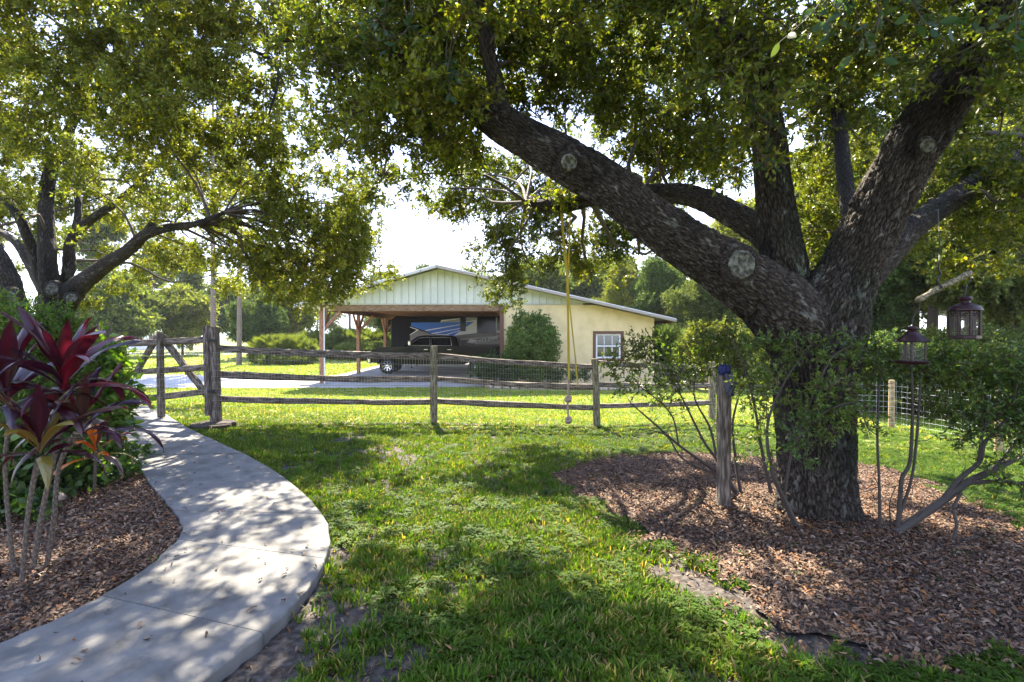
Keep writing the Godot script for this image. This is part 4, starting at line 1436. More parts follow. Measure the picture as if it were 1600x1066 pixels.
	for s in [[1330, 30, 2.7, 0.3], [1375, 55, 2.6, 0.28], [1290, 20, 2.8, 0.25], [1180, 190, 4.1, 0.25], [1200, 260, 4.2, 0.22], [640, 60, 4.2, 0.3], [700, 130, 4.3, 0.28], [600, 40, 4.3, 0.28], [1590, 40, 3.0, 0.25], [1420, 20, 2.8, 0.25]]:
		var e := at(s[0], s[1], s[2]) - o.position
		for k in 3:
			var tip: Vector3 = e + Vector3(rr(-1, 1), rr(-0.6, 0.2), rr(-0.5, 0.5)) * s[3]
			var root: Vector3 = e + Vector3(rr(-0.1, 0.1), 0.5, rr(-0.1, 0.1))
			var cp := curve([root, e + Vector3.UP * 0.1, tip], 8)
			tube(twigs, cp, [0.006, 0.005, 0.005, 0.004, 0.004, 0.003, 0.003, 0.002, 0.002], 4, 1, 1.0, 0.0)
			for j in 9:
				var p: Vector3 = cp[clampi(3 + j * 5 / 8, 0, 8)]
				var dir: Vector3 = (tip - e).normalized() * 0.6 + rdir()
				var b := basis_to(dir, rr(0, TAU)).scaled(Vector3.ONE * rr(0.75, 1.25))
				obj("leaf", leaf_meshes[rng.randi() % 4], M.oak, o, Transform3D(b, p))
	obj("twigs", twigs.mesh(), M.twig, o)

	# ---- the oak on the left
	var q := thing("live_oak", "broad live oak behind the red leaved plants, its many stems forking low", "tree", Vector3(at(85, 500, 9.6).x, g(-8.4, -9.6), -9.6))
	mb = Mb.new()
	sk = []
	D = 9.6
	limb(mb, [[88, 680, D, 63], [86, 560, D, 48], [84, 500, D, 44], [78, 450, D, 28], [74, 400, D, 24], [72, 340, D + 0.2, 21], [76, 280, D + 0.4, 18], [100, 220, D + 0.5, 14], [130, 150, D + 0.6, 10], [140, 60, D + 0.7, 6]], 100, 32, sk, 3, 0.06)
	limb(mb, [[88, 530, D, 23], [108, 466, D - 0.1, 30], [150, 425, D - 0.3, 24], [195, 395, D - 0.6, 19], [225, 368, D - 0.8, 16], [262, 356, D - 1.0, 13], [305, 350, D - 1.2, 10], [350, 332, D - 1.4, 5]], 90, 26, sk, 2, 0.06)
	limb(mb, [[205, 388, D - 0.65, 18], [230, 362, D - 0.8, 14], [244, 342, D - 0.8, 11]], 20, 18, sk, 1, 0.06)
	limb(mb, [[92, 500, D + 0.1, 23], [106, 430, D + 0.3, 18], [112, 375, D + 0.4, 15], [140, 345, D + 0.4, 13], [190, 310, D + 0.3, 10], [240, 260, D + 0.2, 7], [290, 180, D, 5]], 70, 20, sk, 1, 0.06)
	limb(mb, [[80, 480, D + 0.1, 21], [55, 405, D + 0.1, 16], [30, 340, D, 14], [0, 305, D, 13], [-60, 260, D, 10], [-130, 200, D, 7]], 60, 20, sk, 1, 0.06)
	limb(mb, [[76, 470, D + 0.2, 18], [50, 420, D + 0.6, 14], [20, 375, D + 0.9, 11], [-30, 350, D + 1.2, 9]], 40, 16, sk, 1, 0.06)
	limb(mb, [[104, 420, D + 0.3, 11], [122, 330, D + 0.7, 10], [112, 270, D + 0.9, 8], [80, 160, D + 1.0, 5]], 40, 14, sk, 1, 0.06)
	limb(mb, [[130, 150, D + 0.6, 10], [240, 90, D - 0.5, 8], [340, 70, D - 1.3, 7], [430, 100, D - 2.0, 5], [420, 180, D - 2.2, 3]], 40, 10, sk, 1, 0.06)
	for k in mb.v.size(): mb.v[k] -= q.position
	obj("trunk", mb.mesh(), M.bark, q)
	scar(q, 82, 452, D - 0.28, 0.11, Vector3(0.1, 0, 1))
	scar(q, 112, 466, D - 0.38, 0.08, Vector3(0.5, 0.1, 1))
	pads = pads_of([
		[-250, -60, 8.5, 1.2, 0.6, 1.2, 0.6], [-90, -60, 7.8, 1.2, 0.6, 1.2, 0.6], [60, -60, 7.2, 1.2, 0.6, 1.1, 0.6], [220, -60, 7.0, 1.1, 0.6, 1.1, 0.5], [360, -60, 6.8, 1.1, 0.6, 1.0, 0.4],
		[-180, 40, 9.5, 1.3, 0.8, 1.3, 0.8], [-60, 50, 8.6, 1.2, 0.8, 1.2, 0.9], [40, 40, 7.8, 1.1, 0.7, 1.1, 1.0], [150, 30, 7.6, 1.1, 0.7, 1.1, 1.0], [270, 40, 7.4, 1.1, 0.7, 1.0, 1.0], [390, 50, 7.6, 1.0, 0.7, 1.0, 1.0], [490, 70, 8.2, 0.9, 0.7, 0.7, 0.35],
		[-100, 170, 9.6, 1.1, 0.7, 1.2, 0.9], [20, 150, 8.4, 1.0, 0.65, 1.0, 1.0], [120, 150, 8.0, 1.0, 0.65, 0.8, 1.2], [230, 150, 7.8, 1.0, 0.65, 1.0, 1.1], [340, 160, 8.0, 1.0, 0.7, 1.0, 1.0], [440, 160, 8.4, 1.0, 0.7, 0.7, 0.5], [530, 180, 9.0, 0.9, 0.7, 0.7, 0.28],
		[60, 225, 9.2, 0.8, 0.45, 0.8, 0.9], [200, 230, 8.6, 0.9, 0.5, 0.9, 1.0], [310, 250, 8.4, 0.9, 0.55, 0.6, 0.85], [400, 260, 8.6, 0.9, 0.6, 0.6, 0.8], [480, 270, 9.2, 0.9, 0.65, 0.6, 0.5], [550, 290, 10.0, 0.8, 0.6, 0.6, 0.35],
		[360, 330, 8.8, 0.8, 0.5, 0.6, 0.8], [460, 310, 9.4, 0.9, 0.7, 0.5, 1.0], [530, 390, 9.8, 0.6, 0.7, 0.4, 0.9], [565, 310, 10.6, 0.6, 0.6, 0.4, 0.8], [555, 390, 10.6, 0.6, 0.5, 0.4, 0.9], [530, 445, 10.4, 0.5, 0.35, 0.4, 0.9], [470, 450, 10.2, 0.6, 0.35, 0.4, 0.9], [400, 430, 10.0, 0.7, 0.35, 0.4, 0.8], [330, 370, 9.8, 0.7, 0.4, 0.4, 0.9], [250, 330, 10.2, 0.7, 0.35, 0.4, 0.6], [60, 300, 10.4, 0.7, 0.35, 0.4, 0.6], [50, 235, 9.6, 1.1, 0.5, 0.5, 0.8], [510, 450, 10.2, 0.45, 0.35, 0.4, 0.8], [440, 340, 9.0, 0.8, 0.55, 0.6, 0.75], [510, 360, 9.6, 0.75, 0.55, 0.5, 0.8], [400, 400, 9.4, 0.7, 0.4, 0.7, 0.9], [470, 420, 9.6, 0.65, 0.4, 0.6, 0.9], [535, 425, 9.9, 0.5, 0.4, 0.5, 0.7], [310, 395, 9.4, 0.6, 0.35, 0.6, 0.6], [440, 470, 9.7, 0.4, 0.25, 0.4, 0.6], [560, 350, 10.4, 0.5, 0.5, 0.5, 0.5],
		[10, 330, 12.0, 1.2, 0.9, 0.6, 1.3], [150, 310, 12.4, 1.3, 0.8, 0.6, 1.3], [280, 300, 12.0, 1.1, 0.7, 0.6, 1.1], [220, 400, 12.6, 1.2, 0.6, 0.6, 0.9], [80, 260, 11.6, 1.1, 0.5, 0.5, 1.2], [-30, 260, 11.4, 1.1, 0.6, 0.5, 1.2], [60, 380, 12.4, 1.0, 0.5, 0.5, 0.9], [25, 300, 8.6, 0.5, 0.3, 0.3, 0.5], [130, 285, 8.6, 0.5, 0.25, 0.3, 0.5], [215, 300, 8.8, 0.5, 0.3, 0.3, 0.6], [290, 320, 8.8, 0.5, 0.3, 0.3, 0.7], [150, 380, 9.0, 0.35, 0.25, 0.25, 0.35], [260, 330, 8.5, 0.4, 0.2, 0.25, 0.7], [570, 430, 11.2, 0.5, 0.4, 0.3, 0.8], [430, 425, 9.4, 0.5, 0.3, 0.35, 0.9], [500, 440, 9.5, 0.5, 0.3, 0.35, 0.9], [545, 400, 9.4, 0.4, 0.4, 0.3, 0.9], [360, 395, 9.2, 0.5, 0.3, 0.35, 0.8], [840, 305, 7.0, 0.3, 0.2, 0.25, 1.2], [420, 380, 10.0, 0.8, 0.5, 0.4, 0.8], [330, 430, 12.4, 0.9, 0.5, 0.6, 0.6], [-100, 400, 12.0, 1.2, 0.9, 0.9, 0.6], [20, 430, 12.6, 1.0, 0.5, 0.9, 0.4], [160, 470, 12.0, 0.8, 0.4, 0.7, 0.4],
	], 365.0, 1.0)
	mb = Mb.new()
	boughs(mb, pads, sk, 0.03, 5)
	for k in mb.v.size(): mb.v[k] -= q.position
	obj("boughs", mb.mesh(), M.twig, q)
	foliage(q, "crown", pads, oak_sprigs, M.oak, [Color(1.6, 1.5, 1.0), Color(2.0, 1.8, 0.95), Color(1.35, 1.35, 1.0), Color(1.7, 1.55, 1.0)], 0.6, 1.12, 0.4, 0.35, 12)
	# a second stem at the frame's left edge
	var r := thing("oak_stem", "leaning oak stem with a pale pruning scar at the left edge", "tree", Vector3(-8.9, g(-8.9, -8.8), -8.8))
	mb = Mb.new()
	limb(mb, [[-20, 700, 8.8, 80], [0, 560, 8.8, 62], [10, 490, 8.8, 52], [2, 440, 8.8, 46], [-30, 380, 8.8, 40], [-90, 280, 8.9, 30]], 60, 26, [], 2, 0.06)
	for k in mb.v.size(): mb.v[k] -= r.position
	obj("trunk", mb.mesh(), M.bark, r)
	scar(r, 14, 468, 8.5, 0.14, Vector3(0.15, 0, 1))


func oval_leaf(mb: Mb, l: float, w: float, curl: float, col: Color) -> void:      # along +Y, facing +Z
	var rows := []
	for k in 5:
		var t := k / 4.0
		var ww := w * 0.5 * pow(sin(PI * clampf(t * 0.94 + 0.04, 0.0, 1.0)), 0.7)
		var z := -curl * l * t * t
		rows.append([mb.add(Vector3(-ww, t * l, z + ww * 0.25), Vector2.ZERO, col), mb.add(Vector3(0, t * l, z), Vector2.ZERO, col * 1.15), mb.add(Vector3(ww, t * l, z + ww * 0.25), Vector2.ZERO, col)])
	for k in 4:
		for j in 2: mb.quad(rows[k][j], rows[k + 1][j], rows[k + 1][j + 1], rows[k][j + 1])


var straps := []


func strap_leaf(l: float, w: float, rise: float, droop: float, edge: Color, mid: Color, twist: float) -> ArrayMesh:   # grows from the origin along +Z and up
	var mb := Mb.new()
	var p := Vector3.ZERO
	var n := 12
	var rows := []
	for k in n + 1:
		var t := float(k) / n
		var a := rise - droop * pow(t, 1.6)
		var dir := Vector3(0, sin(a), cos(a))
		if k > 0: p += dir * l / n
		var ww := w * 0.5 * (0.16 + 0.84 * smooth01(0.04, 0.42, t)) * (1.0 - pow(maxf(0.0, (t - 0.45) / 0.55), 2.0) * 0.99)
		var side := Vector3(cos(twist * t), sin(twist * t), 0)
		var nrm := dir.cross(side).normalized()
		var wav := 0.10 * w * sin(t * 11.0 + twist * 5.0) * smooth01(0.2, 0.6, t)
		var row := []
		for s in [-1.0, -0.5, 0.0, 0.5, 1.0]:
			var c := mid.lerp(edge, clampf(absf(s) * 1.3, 0.0, 1.0)).lerp(edge, smooth01(0.1, 0.5, t) * 0.6)
			row.append(mb.add(p + side * ww * s - nrm * (absf(s) * ww * 0.42) - nrm * wav * s, Vector2(s, t), c))
		rows.append(row)
	for k in n:
		for j in 4: mb.quad(rows[k][j], rows[k + 1][j], rows[k + 1][j + 1], rows[k][j + 1])
	return mb.mesh()


func rosette(root: Node3D, c: Vector3, count: int, size: float, kinds: Array, lean := 0.0) -> void:
	for k in count:
		var t := (k + 0.5) / count                     # inner leaves stand up, outer ones hang
		var yaw := k * 2.39996 + rr(-0.25, 0.25)
		var band := 0 if t < 0.33 else (1 if t < 0.7 else 2)
		var s: Array = straps[kinds[rng.randi() % kinds.size()]][band]
		var m: ArrayMesh = s[rng.randi() % s.size()]
		var b := Basis(Vector3.UP, yaw) * Basis(Vector3.RIGHT, rr(-0.15, 0.15) + lean)
		obj("leaf", m, M.cordyline, root, Transform3D(b.scaled(Vector3.ONE * size * rr(0.8, 1.15)), c + Vector3.UP * (0.06 - t * 0.14) - root.position))


func build_beds() -> void:
	M.cordyline = leaf_mat(Color(1.0, 0.30, 0.28), 0.27, 0.6)
	M.cane = tex_mat(noise_tex(FastNoiseLite.TYPE_SIMPLEX_SMOOTH, 0.02, [[0.25, Color(0.065, 0.05, 0.04)], [0.75, Color(0.16, 0.13, 0.105)]], 256, 4, 0, 0.0, 51), 0.9, Vector3(1, 8, 1))
	# maroon, red, bronze green, orange
	var cols := [[Color(0.038, 0.010, 0.020), Color(0.10, 0.012, 0.028)], [Color(0.075, 0.009, 0.019), Color(0.28, 0.014, 0.04)], [Color(0.075, 0.048, 0.034), Color(0.13, 0.05, 0.04)], [Color(0.50, 0.15, 0.012), Color(0.36, 0.09, 0.02)], [Color(0.030, 0.012, 0.030), Color(0.05, 0.014, 0.035)], [Color(0.20, 0.19, 0.03), Color(0.13, 0.10, 0.03)]]
	for c in cols:
		var bands := []
		for band in 3:
			var set_ := []
			for k in 4:
				var rise: float = [1.35, 0.95, 0.45][band] + rr(-0.1, 0.1)
				var droop: float = [0.55, 1.25, 1.75][band] + rr(-0.25, 0.35)
				set_.append(strap_leaf([0.46, 0.58, 0.56][band] + rr(-0.05, 0.08), 0.082 + rr(-0.012, 0.014), rise, droop, c[0], c[1], rr(-0.5, 0.5)))
			bands.append(set_)
		straps.append(bands)
	var big := thing("cordyline", "tall cordyline with dark maroon strap leaves on bare grey canes", "plant", on_ground(52, 895, 0.05))
	var canes := [[[48, 900, 3.45, 17], [66, 800, 3.4, 15], [88, 700, 3.35, 15], [104, 625, 3.3, 20]], [[70, 890, 3.5, 15], [84, 810, 3.5, 14], [92, 730, 3.5, 13], [118, 678, 3.45, 18]], [[22, 890, 3.4, 13], [12, 800, 3.35, 12], [8, 720, 3.3, 12], [16, 655, 3.3, 16]], [[34, 895, 3.2, 14], [44, 800, 3.15, 13], [60, 716, 3.1, 17]]]
	for cn in canes:
		var mb := Mb.new()
		var pts := []
		var rad := []
		for s in cn:
			pts.append(at(s[0], s[1], s[2]) - big.position)
			rad.append(float(s[3]) * 0.25 / LENS * s[2])
		pts[0].y -= 0.05
		tube(mb, curve(pts, 20), curve(rad, 20), 10, 1, 1.0)
		obj("cane", mb.mesh(), M.cane, big)
	rosette(big, at(98, 600, 3.3), 24, 1.04, [0, 0, 0, 4, 1])
	rosette(big, at(126, 668, 3.4), 15, 0.9, [0, 4, 2, 0, 1])
	rosette(big, at(10, 625, 3.2), 20, 1.0, [0, 0, 4, 0])
	rosette(big, at(62, 700, 3.1), 18, 0.85, [2, 5, 0, 2, 5, 0])
	var small := thing("cordyline", "small low cordyline with an orange leaf beside the path", "plant", on_ground(146, 772, 0.05))
	var mb := Mb.new()
	tube(mb, curve([Vector3.ZERO, Vector3(0.01, 0.1, 0), at(150, 705, 4.85) - small.position], 8), [0.016, 0.015, 0.015, 0.014, 0.014, 0.014, 0.014, 0.013, 0.013], 8)
	obj("cane", mb.mesh(), M.cane, small)
	rosette(small, at(150, 705, 4.85), 15, 0.72, [2, 5, 0, 3, 1])
	for k in [0.4, 5.6]:
		var m := obj("leaf", straps[3][0][0], M.cordyline, small, Transform3D(Basis(Vector3.UP, k).scaled(Vector3.ONE * 0.8), at(148, 700, 4.8) - small.position))
		m.set_meta("label", "orange leaf")

	# leafy green bush between the path and the cordyline
	var gs := [Color(0.055, 0.11, 0.016), Color(0.08, 0.14, 0.022), Color(0.045, 0.09, 0.018), Color(0.11, 0.17, 0.03)]
	var wide := [sprig(4, 8, 0.26, 0.10, 0.058, gs, 1.0, true, 61), sprig(4, 8, 0.24, 0.09, 0.05, gs, 1.0, true, 62)]
	bush("leafy_bush", "bright green broad leaved bush beside the gate and path", on_ground(165, 700), [[125, 575, 5.9, 0.28, 0.28, 0.28, 1.0], [155, 590, 6.0, 0.22, 0.26, 0.22, 1.0], [165, 635, 6.0, 0.18, 0.26, 0.2, 1.0], [125, 640, 5.8, 0.3, 0.32, 0.3, 1.0], [95, 600, 5.9, 0.3, 0.35, 0.3, 1.0], [120, 690, 5.7, 0.28, 0.2, 0.28, 0.9], [158, 550, 6.1, 0.14, 0.12, 0.14, 0.8]], 900.0, wide, [Color(1.5, 1.5, 1.1), Color(2.0, 1.8, 1.0), Color(1.2, 1.35, 1.0)])
	var fern := [sprig(6, 12, 0.22, 0.05, 0.016, gs, 1.0, true, 63), sprig(6, 12, 0.24, 0.055, 0.018, gs, 1.0, true, 64)]
	bush("feathery_bush", "feathery light green bush behind the tall cordyline", on_ground(40, 720), [[20, 540, 5.2, 0.35, 0.28, 0.35, 1.0], [60, 525, 5.4, 0.35, 0.26, 0.35, 1.0], [100, 545, 5.5, 0.3, 0.26, 0.3, 1.0], [-40, 520, 5.2, 0.4, 0.3, 0.4, 1.0], [40, 600, 5.3, 0.5, 0.35, 0.4, 0.8], [-20, 500, 5.6, 0.3, 0.25, 0.3, 1.0]], 900.0, fern, [Color(1.5, 1.5, 0.9), Color(2.1, 1.8, 0.9), Color(1.2, 1.3, 0.9)])
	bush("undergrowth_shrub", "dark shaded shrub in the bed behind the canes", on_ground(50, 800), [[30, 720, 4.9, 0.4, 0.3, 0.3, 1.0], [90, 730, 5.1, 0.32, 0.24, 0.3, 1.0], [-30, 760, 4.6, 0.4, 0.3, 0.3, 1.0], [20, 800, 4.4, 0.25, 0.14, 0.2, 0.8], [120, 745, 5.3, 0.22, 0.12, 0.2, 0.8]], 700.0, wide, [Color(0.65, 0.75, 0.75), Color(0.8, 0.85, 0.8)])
	var cover := [sprig(5, 7, 0.10, 0.045, 0.03, gs, 1.0, false, 65)]
	bush("low_shrub", "low small leaved plant spilling to the path edge", on_ground(185, 715), [[180, 708, 5.9, 0.30, 0.08, 0.4, 1.0], [195, 735, 5.4, 0.16, 0.06, 0.25, 0.9], [160, 735, 5.4, 0.2, 0.07, 0.2, 0.9]], 1500.0, cover, [Color(0.9, 1.0, 0.9), Color(1.1, 1.1, 0.9)])
	mb = Mb.new()
	var rock := SphereMesh.new()
	rock.radius = 0.5; rock.height = 1.0; rock.radial_segments = 14; rock.rings = 8
	var arr := rock.get_mesh_arrays()
	for k in (arr[Mesh.ARRAY_VERTEX] as PackedVector3Array).size():
		var v: Vector3 = arr[Mesh.ARRAY_VERTEX][k]
		mb.add(v * (1.0 + 0.25 * fuzz.get_noise_3dv(v * 130.0)), Vector2(v.x, v.y))
	mb.i = arr[Mesh.ARRAY_INDEX]
	var ro := obj("garden_rock", mb.mesh(), M.stone)
	ro.transform = Transform3D(Basis().scaled(Vector3(0.2, 0.13, 0.16)), on_ground(84, 778, 0.09))
	tag(ro, "pale rounded rock in the mulch below the maroon plant", "rock")

	# mulch chips and dead leaves strewn over both beds
	var chips := []
	for k in 3:
		mb = Mb.new()
		var l: float = [0.065, 0.05, 0.055][k]
		var w: float = [0.014, 0.02, 0.026][k]
		var rows := []
		for j in 4:
			var t := j / 3.0
			var ww: float = w * 0.5 * (1.0 if k == 0 else sin(PI * (0.12 + 0.76 * t)))
			var y := 0.010 * sin(t * PI) * (1.0 if k != 1 else -0.7) + 0.004
			rows.append([mb.add(Vector3(-ww, y + ww * 0.5, (t - 0.5) * l)), mb.add(Vector3(0, y, (t - 0.5) * l)), mb.add(Vector3(ww, y + ww * 0.6, (t - 0.5) * l))])
		for j in 3:
			for s in 2: mb.quad(rows[j][s], rows[j + 1][s], rows[j + 1][s + 1], rows[j][s + 1])
		chips.append(mb.mesh())
	var tones := [Color(0.20, 0.115, 0.068), Color(0.13, 0.070, 0.042), Color(0.27, 0.175, 0.115), Color(0.33, 0.23, 0.16), Color(0.07, 0.040, 0.028), Color(0.23, 0.135, 0.08), Color(0.28, 0.125, 0.05)]
	for bed in 2:
		var poly := bed_left if bed == 0 else bed_right
		var lo := poly[0]
		var hi := poly[0]
		for p in poly:
			lo = lo.min(p); hi = hi.max(p)
		var xfs := [[], [], []]
		var cs := [PackedColorArray(), PackedColorArray(), PackedColorArray()]
		for k in 3:
			var a: Array[Transform3D] = []
			xfs[k] = a
		var tries := int((hi.x - lo.x) * (hi.y - lo.y) * 3000.0)
		for k in tries:
			var p := Vector2(rr(lo.x, hi.x), rr(lo.y, hi.y))
			var d := -p.y
			if d < 1.6 or absf(p.x) > d * 1.15 + 0.3 or rng.randf() > clampf(4.5 / d, 0.3, 1.0): continue
			if not Geometry2D.is_point_in_polygon(p, poly):
				if bed == 0 or rng.randf() > 0.25: continue
				var q := poly[0] + (p - poly[0]) * 0.93 if false else p + Vector2(rr(-0.35, 0.35), rr(-0.35, 0.35))
				if not Geometry2D.is_point_in_polygon(q, poly): continue
			var s := rng.randi() % 3
			var b := Basis.from_euler(Vector3(rr(-0.35, 0.35), rr(0, TAU), rr(-0.5, 0.5))).scaled(Vector3.ONE * rr(0.35, 0.9))
			(xfs[s] as Array[Transform3D]).append(Transform3D(b, Vector3(p.x, g(p.x, p.y) + (0.056 if bed == 0 else 0.036) + rr(0.0, 0.018), p.y)))
			var c: Color = tones[rng.randi() % tones.size()]
			var m := rr(0.4, 0.75)
			cs[s].append(Color(c.r * m, c.g * m, c.b * m))
		if bed == 1:                                 # strays over the bare soil and grass
			for k in 6500:
				var d := rr(1.8, 9.0)
				var p := Vector2(rr(-0.95, 1.0) * d, -d)
				var on_path := Geometry2D.is_point_in_polygon(p, path_poly)
				if Geometry2D.is_point_in_polygon(p, poly) or Geometry2D.is_point_in_polygon(p, bed_left) or (on_path and rng.randf() > 0.11): continue
				var s := rng.randi() % 3
				(xfs[s] as Array[Transform3D]).append(Transform3D(Basis.from_euler(Vector3(rr(-0.3, 0.3), rr(0, TAU), rr(-0.4, 0.4))).scaled(Vector3.ONE * rr(0.35, 0.9)), Vector3(p.x, g(p.x, p.y) + (0.086 if on_path else 0.01), p.y)))
				var c: Color = tones[rng.randi() % tones.size()]
				cs[s].append(c * 0.5)
		for s in 3:
			tag(multi("mulch_chips" if s == 0 else "dead_leaves", chips[s], M.litter, xfs[s], cs[s]), ["loose bark chips", "curled dead leaves", "broad dead leaves"][s] + (" on the bed left of the path" if bed == 0 else " under the big oak"), "leaf litter")


func bush(called: String, label: String, base: Vector3, spec: Array, per: float, sprigs: Array, tints: Array, cat := "shrub", stems := true, lo := 0.8, hi := 1.2) -> Node3D:
	var o := thing(called, label, cat, base)
	var pads := pads_of(spec, per)
	if stems:
		var mb := Mb.new()
		for pad in pads:
			var c: Vector3 = pad[0]
			for k in 2:
				var e := c + rdir() * (pad[1] as Vector3).x * 0.5
				var s := base + Vector3(rr(-0.06, 0.06), -0.03, rr(-0.06, 0.06))
				var cp := curve([s, s.lerp(e, 0.4) + rdir() * 0.1, e], 9)
				var cr := []
				for j in 10: cr.append(lerpf(0.014, 0.004, j / 9.0))
				tube(mb, cp, cr, 5)
		for k in mb.v.size(): mb.v[k] -= o.position
		obj("stems", mb.mesh(), M.stem, o)
	foliage(o, "foliage", pads, sprigs, M.green, tints, lo, hi, 0.5)
	return o


func stem_set(root: Node3D, specs: Array) -> void:      # each: list of [px, py, distance, width in px]
	for sp in specs:
		var pts := []
		var rad := []
		for s in sp:
			pts.append(at(s[0], s[1], s[2]) - root.position)
			rad.append(maxf(0.0018, float(s[3]) * 0.30 / LENS * s[2]))
		var mb := Mb.new()
		tube(mb, curve(pts, sp.size() * 5), curve(rad, sp.size() * 5), 7, 1, 1.0)
		# side twigs
		for k in range(1, sp.size()):
			for j in 2:
				var p: Vector3 = pts[k]
				var e := p + (rdir() + Vector3.UP * 0.5) * 0.14
				tube(mb, [p, p.lerp(e, 0.5) + rdir() * 0.02, e], [minf(rad[k], 0.004), 0.003, 0.0015], 4)
		obj("stem", mb.mesh(), M.stem, root)


